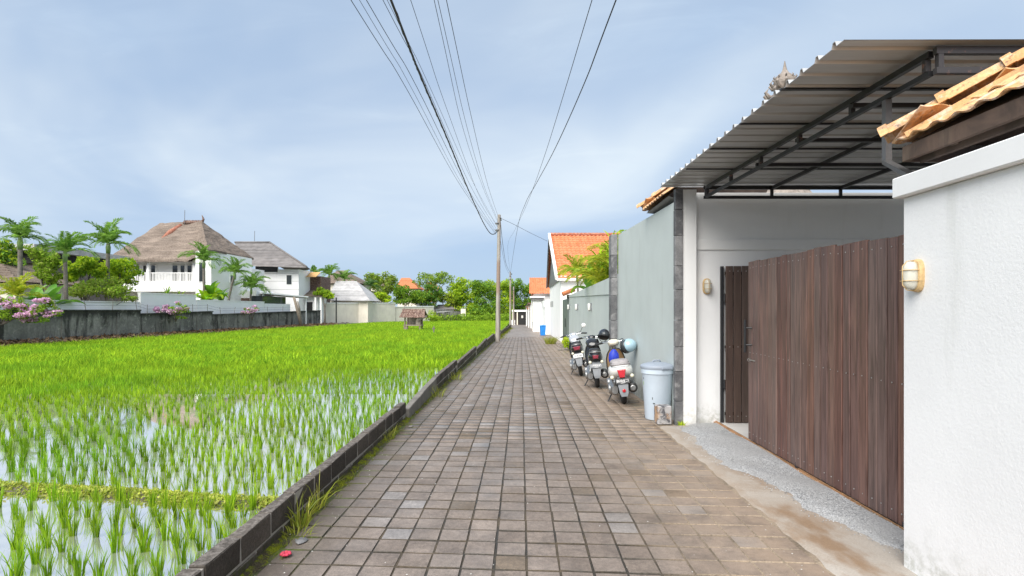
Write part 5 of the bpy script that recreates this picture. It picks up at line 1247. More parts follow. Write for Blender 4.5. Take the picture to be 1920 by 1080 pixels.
motorbike((1.77, 9.62, gz(9.62)), R(-6), R(7), 'white retro scooter with a red tail light and brown leg shield, nearest the bin', dict(body='white_gloss', seat='seat_grey', tw=.205, zt=.66, tl=(.075, .045, .15), tlz=-.02, lens='red_lens', fender='grey_plastic', plate=('black_plastic', 'plate_white'), seed=3, shield='brown_panel', head='cream_gloss', mirrors=(), rail='seat_grey', reflector=True))
motorbike((1.61, 11.78, gz(11.78)), R(-5), R(5), 'black scooter with a grey mudguard between the other two motorbikes', dict(body='black_gloss', seat='black_plastic', tw=.15, zt=.72, tl=(.065, .055, .085), tlz=.0, lens='dark_red_lens', fender='grey_plastic', plate=('grey_plastic', 'plate_white'), seed=5, shield='black_gloss', head='black_gloss', mirrors=(), rail='silver', cowl='black_gloss'))
motorbike((1.52, 14.1, gz(14.1)), R(-4), R(10), 'black and silver motorbike with a white plate, farthest from the bin', dict(body='black_gloss', seat='black_plastic', tw=.15, zt=.76, tl=(.10, .07, .10), tlz=.02, lens='dark_red_lens', fender='grey_plastic', plate=('plate_white', 'bin_dark'), seed=8, shield='black_gloss', head='silver_gloss', mirrors=(1,), mirrorm='white_gloss', rail='silver', cowl='silver_gloss'))
def helmet(loc, rot, mat, label, s=1.0):
    t = empty('helmet', loc, rot, label, 'helmet'); t.scale = (s, s, s)
    prof = [(.128, -.075), (.138, -.03), (.138, .02), (.125, .07), (.10, .11), (.065, .14), (.025, .155), (.001, .157)]
    MB().lathe(prof, 24, sx=.94, sy=1.08).build('shell', M[mat], t, smooth=True)
    MB().lathe([(.13, -.078), (.143, -.07), (.143, -.055), (.136, -.05)], 24, sx=.94, sy=1.08).build('rim', M['black_plastic'], t, smooth=True)
    mb = MB(); rings = []
    for k in range(9):
        a = R(25 + 130*k/8); rings.append([(.137*math.cos(a)*.97, -.151*math.sin(a), z) for z in (-.06, -.01, .035)] + [(.130*math.cos(a)*.97, -.143*math.sin(a), z) for z in (.035, -.01, -.06)])
    mb.loft(rings); mb.build('visor', M['window_glass'], t, smooth=True)
    mb = MB(); mb.tube([(-.115, .02, -.07), (-.08, .01, -.16), (0, 0, -.19), (.08, .01, -.16), (.115, .02, -.07)], .008, 6); mb.build('chin_strap', M['black_plastic'], t)
    return t
helmet(P(1132, 628, 12.65), (R(-18), R(24), R(20)), 'helmet_black', 'black helmet hung on the handlebar of the middle motorbike', .92)
helmet(P(1178, 648, 10.5), (R(30), R(72), R(-20)), 'helmet_blue', 'light blue helmet hung on the white scooter', 1.02)
bg = MB(); bg.loft([ell(0, 0, -.14, .05, .03), ell(0, .0, -.1, .085, .06), ell(0, .01, 0, .095, .075), ell(0, .01, .08, .07, .05), ell(0, .01, .13, .03, .02)])
bg = MB(); rings = []
for z, a, b in ((-.13, .045, .03), (-.10, .085, .055), (-.02, .095, .07), (.06, .085, .06), (.11, .05, .035), (.14, .02, .02)): rings.append([(a*math.cos(2*math.pi*k/14) + .006*math.sin(5*k), b*math.sin(2*math.pi*k/14), z) for k in range(14)])
bg.loft(rings); tag(bg.build('blue_bag', M['blue_bag'], smooth=True, loc=P(1151, 669, 10.35)), 'bright blue bag hanging in front of the white scooter leg shield', 'bag')
# bins -------------------------------------------------------------------
tb = empty('trash_bin', (2.0, 8.22, 0.0), (0, 0, R(20)), 'round pale blue grey bin with a darker lid beside the stone pillar', 'bin')
MB().lathe([(.165, .004), (.172, 0), (.178, .02), (.222, .66), (.224, .665), (.236, .668), (.238, .76), (.232, .765), (.2, .765)], 36).build('bin_body', M['bin_pale'], tb, smooth='auto')
MB().lathe([(.243, .735), (.247, .752), (.247, .775), (.238, .787), (.22, .795), (.13, .822), (.0, .83)], 36).build('bin_lid', M['bin_lid'], tb, smooth='auto')
MB().box(-.09, .09, -.258, -.238, .738, .768).build('lid_clip', M['bin_lid'], tb, bevel=.006); MB().tube([(-.07, .02, .822), (-.05, .02, .85), (.05, .02, .85), (.07, .02, .822)], .012, 8).build('lid_handle', M['bin_lid'], tb, smooth=True)
def arc_mark(a0, a1, z0, z1, r0=.172, m='black_plastic', nm='printed_mark'):
    mb = MB(); rad = lambda z: .178 + (.222 - .178) * (z - .02) / .64 + .0015
    mb.grid(lambda u, v: ((rad(z0 + (z1 - z0)*v)) * math.cos(a0 + (a1 - a0)*u), (rad(z0 + (z1 - z0)*v)) * math.sin(a0 + (a1 - a0)*u), z0 + (z1 - z0)*v), 4, 1); mb.build(nm, M[m], tb)
for a, w, z, h, m in ((-125, 3, .30, .035, 'bin_dark'), (-122, 9, .235, .018, 'bin_dark'), (-170, 5, .58, .03, 'grey_plastic'), (-171, 3, .50, .05, 'leaf_mid'), (-169, 12, .54, .12, 'plate_white')): arc_mark(R(a - 20), R(a - 20 + w), z, z + h, m=m) if m != 'plate_white' else None
cb = MB().box(-.1, .1, -.09, .09, 0, .26); o = cb.build('concrete_block', M['block_pale'], bevel=.012, loc=(1.985, 7.84, 0), rot=(0, 0, R(4))); tag(o, 'dark mottled concrete block leaning on the foot of the bin', 'block')
def square_bin(loc, w, h, mat, label, rz):
    t = empty('trash_bin', loc, (0, 0, rz), label, 'bin')
    MB().loft([[(-w*.36, -w*.36, 0), (w*.36, -w*.36, 0), (w*.36, w*.36, 0), (-w*.36, w*.36, 0)], [(-w*.46, -w*.46, h*.88), (w*.46, -w*.46, h*.88), (w*.46, w*.46, h*.88), (-w*.46, w*.46, h*.88)]]).build('bin_body', M[mat], t, bevel=.03, seg=2)
    MB().loft([[(-w*.5, -w*.5, h*.885), (w*.5, -w*.5, h*.885), (w*.5, w*.5, h*.885), (-w*.5, w*.5, h*.885)], [(-w*.47, -w*.47, h), (w*.47, -w*.47, h), (w*.47, w*.47, h), (-w*.47, w*.47, h)]]).build('bin_lid', M[mat], t, bevel=.02)
square_bin((1.68, 43.4, gz(43.4)), .48, .80, 'bin_blue', 'bright blue plastic bin against the white lane wall', R(8))
square_bin((1.32, 55.6, gz(55.6)), .42, .92, 'bin_dark', 'charcoal plastic bin beside the cream gate porch', R(-5))
# litter ------------------------------------------------------------------
fl = MB()
for k in range(7): a = 2*math.pi*k/7; c = Vector((.022*math.cos(a), .022*math.sin(a), .012)); fl.lathe([(.001, -.004), (.016, 0), (.012, .01), (.001, .013)], 7, c)
fl.lathe([(.001, 0), (.014, .01), (.001, .022)], 7); tag(fl.build('fallen_flower', M['pink'], smooth=True, loc=(P(536, 1040, 3.62) .x, 3.62, .006)), 'pink fallen flower lying by the foot of the block wall', 'flower')
def pebble(x, y, s, mat, label, name='stone'):
    mb = MB(); r = random.Random(int(x*1000 + y*77)); mb.lathe([(.001, -.1), (.7, -.08), (1, .06), (.8, .2), (.35, .27), (.001, .28)], 9)
    mb.v = [(vx*s*r.uniform(.8, 1.15), vy*s*.75*r.uniform(.8, 1.15), vz*s) for vx, vy, vz in mb.v]
    return tag(mb.build(name, M[mat], smooth='auto', loc=(x, y, gz(y) + .003), rot=(0, 0, r.uniform(0, 3))), label, 'stone')
pebble(-1.515, 3.86, .06, 'stone', 'dark loose stone at the foot of the block wall above the pink flower')
for i, (px, py, d) in enumerate(((770, 800, 7.62), (835, 742, 10.6), (812, 762, 9.3), (1062, 655, 25.0), (1050, 657, 24.6), (1056, 652, 26.5))):
    x = pxx(px, d); pebble(x, d, .05 if i < 3 else .15, 'render_patch', ['flat pale scrap lying by the end of the block wall', 'pale scrap beside the rendered wall', 'small pale chip near the rendered wall', 'pale rubble piece under the yellow plant', 'pale rubble piece nearest the white house', 'small rubble piece behind the yellow plant'][i], 'rubble')
V, Fq = [], []
for i in range(420):
    y = 3.2 + 16*rnd.random()**1.6; x = -1.62 + 3.4*rnd.random(); s = rnd.uniform(.002, .006)
    if rnd.random() < .6: x = rnd.choice((-1.55, 1.9)) + rnd.uniform(-.2, .2)
    b = len(V); z = gz(y) + .002
    for dx, dy, dz in ((1,0,0),(0,1,0),(-1,0,0),(0,-1,0),(0,0,.8)): V.append((x + dx*s*rnd.uniform(.7,1.4), y + dy*s*rnd.uniform(.7,1.4), z + dz*s*.7))
    Fq += [[b, b+1, b+4], [b+1, b+2, b+4], [b+2, b+3, b+4], [b+3, b, b+4]]
tag(link_mesh('grit', np_mesh('grit', V, Fq), None, M['paper']), 'pale grit and crumbs scattered over the paving', 'grit', kind='stuff')
# ================================================================== VEGETATION
RG = np.random.default_rng(11)
def unit(a): return a / np.maximum(np.linalg.norm(a, axis=1, keepdims=True), 1e-9)
def blades(base, az, h, lean, w, segs=2, droop=.25, tw=None):
    """tapered grass blades as triangles; all arguments arrays of length N"""
    n = len(base); d = np.stack([np.cos(az), np.sin(az), np.zeros(n)], 1)
    sa = az + (np.pi/2 if tw is None else tw); s = np.stack([np.cos(sa), np.sin(sa), np.zeros(n)], 1)
    V = []; ts = np.linspace(0, 1, segs + 1)
    for i, t in enumerate(ts):
        p = base + d * (lean * t**1.7)[:, None]; p[:, 2] += h * (t - droop * t**3)
        ww = w * (.75 + .5*t - 1.25*t*t) if i < segs else w * 0
        if i < segs: V += [p - s * ww[:, None]/2, p + s * ww[:, None]/2]
        else: V += [p]
    k = 2*segs + 1; v = np.stack(V, 1).reshape(-1, 3); b = (np.arange(n) * k)[:, None]; T = []
    for i in range(segs - 1): T += [b + np.array([[2*i, 2*i+1, 2*i+3]]), b + np.array([[2*i, 2*i+3, 2*i+2]])]
    T.append(b + np.array([[2*segs-2, 2*segs-1, 2*segs]]))
    return v, np.concatenate(T)
def leaf_cloud(clumps, n, size, up=.35, shell=.42, aspect=.5, rng=RG):
    c = np.array([q[:3] for q in clumps], float); r = np.array([q[3:6] for q in clumps], float); wgt = (r.prod(1))**.75; wgt /= wgt.sum()
    k = rng.choice(len(c), n, p=wgt); d = unit(rng.normal(size=(n, 3))); rad = rng.random(n)**shell
    p = c[k] + d * r[k] * rad[:, None]
    nr = unit(d*.5 + rng.normal(size=(n, 3))*.75 + np.array([0, 0, up])); t = unit(np.cross(nr, rng.normal(size=(n, 3)))); b = np.cross(nr, t)
    s = (size * (.55 + .9*rng.random(n)))[:, None]
    v = np.stack([p - t*s*.5, p + b*s*aspect*.5 + t*s*.05, p + t*s*.5 - nr*s*.12, p - b*s*aspect*.5 + t*s*.05], 1).reshape(-1, 3)
    return v, np.arange(4*n).reshape(-1, 4)
def cloud_obj(name, clumps, n, size, mat, parent=None, **k):
    v, f = leaf_cloud(clumps, n, size, **k); o = link_mesh(name, np_mesh(name, v, f), parent, mat)
    if parent: o['kind'] = 'stuff'
    return o
def tree(name, label, base, clumps, n, size, mat, bark='bark', r0=.18, group=None, mat2=None, frac=.3):
    base = Vector(base); t = empty(name, base, label=label, cat='tree' if 'shrub' not in name and 'bush' not in name else 'shrub', group=group)
    rel = [(c[0] - base.x, c[1] - base.y, c[2] - base.z, *c[3:]) for c in clumps]
    top = max(rel, key=lambda q: q[2]); mid = Vector((np.mean([q[0] for q in rel])*.5, np.mean([q[1] for q in rel])*.5, min(q[2] for q in rel)*.55))
    MB().tube([(0, 0, -.3), mid*.5 + Vector((.05, 0, 0)), mid, Vector(top[:3])], [r0, r0*.8, r0*.62, r0*.15], 8).build('trunk', M[bark], t, smooth=True)
    br = MB()
    for q in rel:
        e = Vector(q[:3]); br.tube([mid*.9, mid.lerp(e, .5) + Vector((0, 0, .08*(e - mid).length)), e], [r0*.4, r0*.25, r0*.06], 5, False)
    br.build('limbs', M[bark], t, smooth=True)
    m2 = int(n*frac) if mat2 else 0
    rr_ = random.Random(int(abs(base.x)*97 + base.y*13)); sub_ = []
    for q in rel:
        sub_.append((q[0], q[1], q[2], q[3]*.72, q[4]*.72, q[5]*.68))
        for _ in range(6):
            a_, e_, s_ = rr_.uniform(0, 6.28), rr_.uniform(-.5, 1.2), rr_.uniform(.30, .52)
            sub_.append((q[0] + q[3]*.8*math.cos(a_)*math.cos(e_), q[1] + q[4]*.8*math.sin(a_)*math.cos(e_), q[2] + q[5]*.85*math.sin(e_), q[3]*s_, q[4]*s_, q[5]*s_))
    rel = sub_
    cloud_obj('crown', rel, n - m2, size, M[mat], t)
    if m2: cloud_obj('crown_tips', [(c[0], c[1], c[2] + c[5]*.25, c[3]*.95, c[4]*.95, c[5]*.85) for c in rel], m2, size, M[mat2], t, shell=.2)
    return t
def frond_mesh(length, e0, e1, nl, ll, lw, seed, mat, vee=.35, hang=.35):
    r = random.Random(seed); n = 14; pts = [Vector((0, 0, 0))]
    for i in range(n):
        a = R(e0 + (e1 - e0) * ((i + .5)/n)**1.15); pts.append(pts[-1] + Vector((math.cos(a), 0, math.sin(a))) * length/n)
    mb = MB(); mb.tube(pts, [.022*(1 - .85*i/n)*length/1.6 for i in range(n + 1)], 4, False)
    for i in range(nl):
        t = .10 + .90*i/(nl - 1); f = t*n; k = min(int(f), n - 1); p = pts[k].lerp(pts[k+1], f - k); tan = (pts[k+1] - pts[k]).normalized(); up = Vector((0, 1, 0)).cross(tan) * -1
        l = ll * (math.sin(math.pi*(.12 + .83*t))**.7) * r.uniform(.85, 1.1)
        for s in (-1, 1):
            d = (Vector((0, s, 0))*.8 + tan*(.45 + .5*t) + up*vee*r.uniform(.3, 1.3)).normalized(); q = p + d*l*.5; e = p + d*l + Vector((0, 0, -hang*l*r.uniform(.6, 1.3)))
            w = tan * lw * .5
            mb.add([p, q - w + Vector((0, 0, -.06*l)), e, q + w + Vector((0, 0, -.02*l))], [(0, 1, 2, 3)])
    me = mb.mesh('frond', recalc=False); me.materials.append(M[mat]); return me
FR = {}
for m in ('palm', 'palm_dark', 'palm_gold'):
    FR[m] = [frond_mesh(1.0, 72, -25, 36, .38, .040, 1, m, .5), frond_mesh(1.0, 52, -45, 36, .40, .040, 2, m, .45), frond_mesh(1.0, 26, -62, 34, .38, .040, 3, m, .4), frond_mesh(.95, 84, 22, 32, .34, .038, 4, m, .5)]
def palm(label, base, crown, flen, nf, mat='palm', r0=.11, white=0.0, group='palms in the left gardens', seed=0, shaft=.7, name='palm_tree', thin=False):
    base, crown = Vector(base), Vector(crown); r = random.Random(seed); t = empty(name, base, label=label, cat='palm tree', group=group); c = crown - base; nf = nf + 3
    pts = [Vector((0, 0, -.3))] + [Vector((c.x*f**1.4, c.y*f**1.4, c.z*f)) for f in (.02, .2, .4, .6, .8, 1)]
    tr = [r0*1.35, r0*1.25, r0, r0*.95, r0*.9, r0*.85, r0*.85]
    if white:
        k = 3; MB().tube(pts[:k+1], tr[:k+1], 9).build('whitewashed_trunk', M['bark_white'], t, smooth=True); MB().tube(pts[k:], tr[k:], 9).build('trunk', M['bark'], t, smooth=True)
    else: MB().tube(pts, tr, 9).build('trunk', M['bark'], t, smooth=True)
    MB().tube([c - Vector((0, 0, shaft*.9)), c - Vector((0, 0, shaft*.3)), c + Vector((0, 0, .1))], [r0*.92, r0*1.1, r0*.6], 9).build('crownshaft', M['crownshaft'], t, smooth=True)
    for i in range(nf):
        a = 2*math.pi*i*.382 + r.uniform(-.25, .25); v = 3 if i >= nf - 4 else (0 if i % 3 == 0 else 1 if i % 3 == 1 else 2); s = flen*r.uniform(.8, 1.28)
        link_mesh('frond', FR[mat][v], t, None, c, (r.uniform(-.25, .25), r.uniform(-.12, .12), a), (s, s, s))
    return t
def pb(px, d, y_base, y_crown, dx=0): return P(px + dx, y_base, d), P(px, y_crown, d)
def gpalm(label, px, d, yc, flen, nf, seed, mat='palm', dx=0, white=0, r0=.11, gzv=-.4, shaft=.7):
    c = P(px, yc, d); b = Vector((c.x + dx, d, gzv)); return palm(label, b, c, flen, nf, mat, r0, white, seed=seed, shaft=shaft)
gpalm('leftmost palm with a full dark green crown', 38, 33, 448, 1.45, 13, 1, 'palm', 0, 0, .14)
gpalm('second palm from the left with a whitewashed lower trunk', 122, 35, 474, 1.5, 11, 2, 'palm', .1, 1, .13)
gpalm('palm just left of the thatched roof', 203, 38.5, 458, 1.75, 13, 3, 'palm', -.1, 0, .14)
gpalm('palm standing before the balcony corner of the thatched house', 382, 49.5, 490, 1.85, 13, 4, 'palm', .05, 0, .13)
gpalm('leaning palm in front of the wing of the thatched house', 440, 54.5, 512, 1.75, 13, 5, 'palm', -1.0, 0, .12)
gpalm('short palm in front of the garden shed', 471, 57.8, 540, 1.9, 13, 6, 'palm', -.2, 0, .11)
gpalm('left of the two palms behind the cream wall', 617, 88, 516, 2.1, 14, 7, 'palm', .1, 0, .15)
gpalm('right of the two palms behind the cream wall', 646, 90, 524, 1.9, 12, 8, 'palm', -1.8, 0, .13)
gpalm('palm beside the tree at the right end of the pale grey roof', 694, 100, 537, 2.0, 12, 9, 'palm_dark', 0, 0, .14)
# broadleaf trees and shrubs on the left
def cl(px, py, d, rx, rz, ry=None): p = P(px, py, d); return (p.x, p.y, p.z, rx, ry or rx, rz)
def ltree(name, label, base_px, d, lst, n, size, mat, **k):
    b = P(base_px, 600, d); b.z = -.5 if d < 80 else -1.0; return tree(name, label, b, [cl(px, py, d + dd, rx, rz) for px, py, rx, rz, dd in lst], n, size, mat, **k)
ltree('garden_tree', 'bushy light green tree right of the second palm', 160, 37.5, [(148, 506, 1.0, .75, 0), (170, 500, .8, .6, 1), (132, 520, .6, .5, 0), (185, 515, .7, .5, .5)], 2600, .22, 'leaf_mid', mat2='leaf_lime', frac=.35)
ltree('garden_tree', 'rounded green tree touching the left end of the balcony', 225, 40.5, [(225, 505, 1.1, .7, 0), (243, 512, .8, .6, .5), (208, 515, .9, .6, 0), (232, 525, 1.0, .5, .3)], 2600, .22, 'leaf_mid', mat2='leaf_lime', frac=.4)
ltree('garden_shrub', 'wide olive flowering shrub above the low white compound wall', 190, 36.8, [(150, 547, 1.1, .55, 0), (185, 545, 1.2, .65, 0), (220, 550, 1.0, .5, 0), (200, 530, .9, .4, .8), (238, 560, .5, .3, 0)], 3600, .17, 'leaf_olive', mat2='leaf_mid', frac=.4, r0=.1)
ltree('garden_tree', 'dark shrubby tree at the left picture edge behind the first palm', 6, 39, [(2, 470, 1.0, .8, 0), (18, 490, .9, .6, 0), (-25, 480, 1.2, .8, 0)], 2200, .22, 'leaf_dark', mat2='leaf_lime')
ltree('garden_tree', 'drooping pale green tree between the first two palms', 80, 37, [(72, 480, .7, .8, 0), (88, 495, .8, .9, 0), (98, 520, .9, .7, 0)], 2200, .2, 'leaf_mid', mat2='leaf_olive')
ltree('garden_shrub', 'round light green shrub beside the small kiosk roof', 608, 76, [(604, 548, 1.0, .6, 0), (615, 556, .8, .5, 0)], 1300, .28, 'leaf_mid', mat2='leaf_lime')
ltree('garden_shrub', 'yellow green shrub at the end of the pale grey roof', 712, 91, [(700, 562, 1.2, .5, 0), (716, 558, 1.2, .8, 0), (728, 562, .8, .6, 0)], 1800, .34, 'leaf_lime', mat2='leaf_mid')
ltree('garden_tree', 'dark tree behind the right flank of the grey roofed house', 585, 92, [(586, 515, 1.0, 1.4, 0), (590, 530, 1.2, 1.2, 0), (580, 535, 1.0, 1.0, 0)], 1400, .34, 'leaf_dark')
G = 'trees beyond the paddy'
ltree('broadleaf_tree', 'loose olive green tree left of the orange roof', 712, 108, [(700, 530, 2.0, 1.6, 0), (722, 527, 2.4, 1.6, 1), (737, 535, 1.8, 1.8, 0), (715, 548, 2.6, 1.5, 0)], 3400, .42, 'leaf_olive', group=G, mat2='leaf_mid')
ltree('broadleaf_tree', 'dense green tree directly below the orange roof', 765, 108, [(750, 552, 2.2, 1.6, 0), (768, 552, 2.4, 1.5, 0), (782, 560, 2.0, 1.5, 0), (760, 565, 2.4, 1.0, 0)], 3600, .40, 'leaf_mid', group=G, mat2='leaf_dark', frac=.4)
ltree('broadleaf_tree', 'tall feathery tree with open crown right of the orange roof', 815, 118, [(800, 525, 1.9, 1.4, 0), (818, 521, 2.6, 1.4, 0), (835, 526, 2.0, 1.3, 0), (845, 538, 1.5, 1.2, 0), (808, 540, 2.0, 1.4, 0), (786, 532, 1.4, 1.2, 0)], 3000, .36, 'leaf_mid', group=G, mat2='leaf_olive', r0=.28)
ltree('broadleaf_tree', 'dark green tree standing behind the paddy hut', 800, 110, [(790, 556, 2.0, 1.6, 0), (808, 552, 2.2, 1.8, 0), (800, 568, 2.6, 1.2, 0)], 3200, .40, 'leaf_dark', group=G, mat2='leaf_orange', frac=.08)
ltree('broadleaf_tree', 'lighter drooping tree above the little white house', 832, 112, [(826, 556, 1.8, 1.4, 0), (842, 562, 1.8, 1.4, 0), (850, 572, 1.6, 1.2, 0)], 2400, .38, 'leaf_olive', group=G, mat2='leaf_lime')
ltree('broadleaf_tree', 'leftmost big lime topped tree of the dense row', 870, 112, [(862, 545, 2.0, 1.6, 0), (878, 535, 2.4, 1.6, 0), (868, 562, 2.4, 1.8, 0), (884, 556, 2.2, 1.8, 0), (876, 585, 2.6, 1.8, -1)], 5200, .40, 'leaf_mid', group=G, mat2='leaf_lime', frac=.42)
ltree('broadleaf_tree', 'big dense green tree left of the nearest pole', 905, 110, [(898, 545, 2.2, 1.7, 0), (912, 540, 2.2, 1.6, 0), (905, 562, 2.8, 1.9, 0), (895, 582, 2.6, 1.8, -1), (918, 580, 2.4, 1.8, -1), (908, 596, 3.0, 1.0, -2)], 6000, .40, 'leaf_mid', group=G, mat2='leaf_dark', frac=.4)
ltree('broadleaf_tree', 'big yellow topped tree behind the nearest pole', 938, 114, [(928, 540, 2.4, 1.6, 0), (945, 536, 2.2, 1.5, 0), (936, 556, 2.6, 1.8, 0), (930, 578, 2.6, 1.9, -1), (948, 575, 2.2, 1.9, -1), (938, 594, 2.8, 1.2, -2)], 6000, .40, 'leaf_mid', group=G, mat2='leaf_lime', frac=.45)
ltree('broadleaf_tree', 'dark tree above the far gate at the end of the lane', 972, 118, [(962, 545, 2.0, 1.8, 0), (978, 540, 2.2, 1.6, 0), (990, 548, 2.0, 1.8, 0), (972, 565, 2.6, 1.6, 0), (990, 570, 2.0, 1.6, 0), (965, 585, 2.2, 1.6, 1), (983, 586, 2.2, 1.6, 1)], 6500, .40, 'leaf_dark', group=G, mat2='leaf_mid', frac=.4)
ltree('broadleaf_tree', 'low rounded green tree between the open crowned tree and the dense row', 856, 116, [(853, 548, 1.5, 1.5, 0), (858, 562, 2.2, 1.6, 0), (850, 580, 2.0, 1.4, -2)], 3000, .38, 'leaf_dark', group=G, mat2='leaf_mid', frac=.5)
ltree('paddy_shrub', 'light green shrub growing right beside the paddy hut', 809, 92, [(808, 594, 1.1, 1.0, 0), (813, 600, 1.1, .7, 0)], 1000, .24, 'leaf_mid', mat2='leaf_lime')
o = cloud_obj('undergrowth', [cl(x, 598 + rnd.uniform(-3, 3), 100 + rnd.uniform(0, 4), 1.6, .9) for x in range(818, 975, 11)], 5200, .34, M['leaf_mid']); tag(o, 'low mass of undergrowth along the far edge of the paddy', 'undergrowth', kind='stuff')
# bougainvilleas on the stained wall
def bougain(label, lst, d, n, nf, s):
    c0 = lst[0]; b = P(c0[0], c0[1] + 8, d); b.x = min(b.x, -24.6) if d < 36 else b.x
    t = empty('bougainvillea', b, label=label, cat='shrub', group='bougainvilleas on the stained wall')
    rel = [tuple(Vector(cl(px, py, d, rx, rz)[:3]) - b) + (rx, .5, rz) for px, py, rx, rz in lst]
    st = MB()
    for q in rel: st.tube([(0, .1, -.5), Vector(q[:3])*.5 + Vector((0, 0, .1)), q[:3]], [.04, .03, .01], 5)
    st.build('stems', M['bark'], t, smooth=True)
    rr_ = random.Random(n); sub_ = [(q[0] + q[3]*rr_.uniform(-1.05, 1.05), q[1] + q[4]*rr_.uniform(-.8, .5), q[2] + q[5]*rr_.uniform(-1.0, 1.05), q[3]*rr_.uniform(.22, .5), q[4]*.5, q[5]*rr_.uniform(.25, .55)) for q in rel for _ in range(7)]
    cloud_obj('foliage', sub_, n, s, M['leaf_mid'], t); fl_ = [q for q in sub_ if rr_.random() < .6]
    cloud_obj('blossom', [(q[0] + .03, q[1] - .10, q[2] + .05, q[3]*.9, q[4], q[5]*.9) for q in fl_], int(nf*1.1), s*.75, M['flower'], t, shell=.18, aspect=.8)
bougain('large lilac bougainvillea spilling over the stained wall at the left edge', [(48, 582, .75, .45), (15, 578, .8, .45), (-20, 580, .8, .5), (70, 590, .65, .38), (88, 578, .5, .35), (104, 588, .35, .22), (60, 572, .6, .3)], 26.4, 2600, 2400, .13)
bougain('middle sized pink bougainvillea on the stained wall below the thatched house', [(328, 582, .9, .42), (308, 584, .5, .3), (342, 588, .5, .32), (328, 576, .6, .3)], 40.2, 900, 1100, .14)
bougain('small straggly pink bougainvillea below the short palm', [(472, 582, .6, .28), (462, 584, .5, .22), (482, 580, .5, .25)], 51, 320, 380, .15)
# banana plants, agaves, tufts of big leaves
def big_leaf_mesh(l, w, mat, seed, e0=70, e1=-5, tip=.9):
    r = random.Random(seed); n = 9; mb = MB(); pts = [Vector((0, 0, 0))]; 
    for i in range(n): a = R(e0 + (e1 - e0)*((i + .5)/n)**1.4); pts.append(pts[-1] + Vector((math.cos(a), 0, math.sin(a)))*l/n)
    for i, p in enumerate(pts):
        t = i/n; tan = (pts[min(i+1, n)] - pts[max(i-1, 0)]).normalized(); up = Vector((0, 1, 0)).cross(tan)*-1; ww = w*(.06 if t < .16 else .5*math.sin(math.pi*((t - .16)/.84)**.72*.97 + .03)**.75) if t < 1 else .01
        for s in (-1, -.5, 0, .5, 1): mb.v.append(tuple(p + Vector((0, s*ww, 0)) + up*(.28*abs(s)*ww - (.05*w*math.sin(9*t + s*2) if abs(s) == 1 else 0))))
    for i in range(n):
        for k in range(4): a = i*5 + k; mb.f.append((a, a+1, a+6, a+5))
    me = mb.mesh('leaf', smooth=True, recalc=False); me.materials.append(M[mat]); return me
BLM = {m: [big_leaf_mesh(1, .34, m, 1, 82, 20), big_leaf_mesh(1, .36, m, 2, 66, -30), big_leaf_mesh(1, .32, m, 3, 48, -50)] for m in ('banana', 'banana_lime')}
AGM = {m: [big_leaf_mesh(1, .10, m, 4, 70, 30), big_leaf_mesh(1, .09, m, 5, 45, -10)] for m in ('banana', 'leaf_mid', 'leaf_lime')}
def leafy(name, label, base, n, l, mats, lib=BLM, seed=0, stem=.8, cat='plant', spread=(0, 1)):
    r = random.Random(seed); base = Vector(base); t = empty(name, base, label=label, cat=cat)
    MB().tube([(0, 0, -.3), (0, 0, stem*.5), (.02, 0, stem)], [.09*l/2, .07*l/2, .03*l/2], 7).build('stem', M['crownshaft'], t, smooth=True)
    for i in range(n):
        ms = lib[mats[i % len(mats)]]; s = l*r.uniform(.75, 1.1); link_mesh('leaf', ms[r.randrange(len(ms))], t, None, (0, 0, stem*r.uniform(.7, 1)), (r.uniform(-.2, .2), r.uniform(-.3, .12), 2*math.pi*i*.382 + r.uniform(-.2, .2)), (s, s, s))
    return t
def at_g(px, d, z): p = P(px, 580, d); p.z = z; return p
leafy('banana_plant', 'big leaved banana plant left of the second palm', at_g(62, 31.5, .1), 9, 2.1, ['banana'], seed=1, stem=1.2)
leafy('banana_plant', 'big leaved banana plant just right of the first palm trunk', at_g(92, 32, .1), 9, 2.0, ['banana'], seed=2, stem=1.3)
leafy('banana_plant', 'low banana plant at the left edge behind the bougainvillea', at_g(20, 31, .2), 8, 1.7, ['banana', 'banana_lime'], seed=3, stem=1.0)
gp2 = lambda lab, px, d, yc, fl, n, sd, m: palm(lab, at_g(px, d, -.3), P(px, yc, d), fl, n, m, .06, seed=sd, shaft=.3, name='dwarf_palm')
gp2('bright dwarf palm at the foot of the leftmost palm', 32, 30, 556, 1.4, 11, 31, 'palm_gold')
leafy('agave', 'spiky agave clump on the higher white compound wall', at_g(312, 43.8, 2.2), 18, 1.1, ['leaf_mid', 'banana'], AGM, 5, .4)
leafy('agave', 'second spiky agave clump beside it towards the palms', at_g(335, 45, 2.1), 12, .9, ['leaf_mid'], AGM, 15, .4)
leafy('banana_plant', 'bright broad leaved plant below the palm at the balcony corner', at_g(396, 50, 1.4), 15, 1.9, ['banana', 'banana_lime'], seed=6, stem=1.2)
leafy('banana_plant', 'yellow green broad leaved plant spilling over the compound wall', at_g(384, 49, 1.6), 14, 1.35, ['banana_lime'], seed=7, stem=.6)
leafy('banana_plant', 'dark broad leaved plant left of the leaning palm', at_g(416, 51.5, 1.5), 10, 1.5, ['banana'], seed=8, stem=.9)
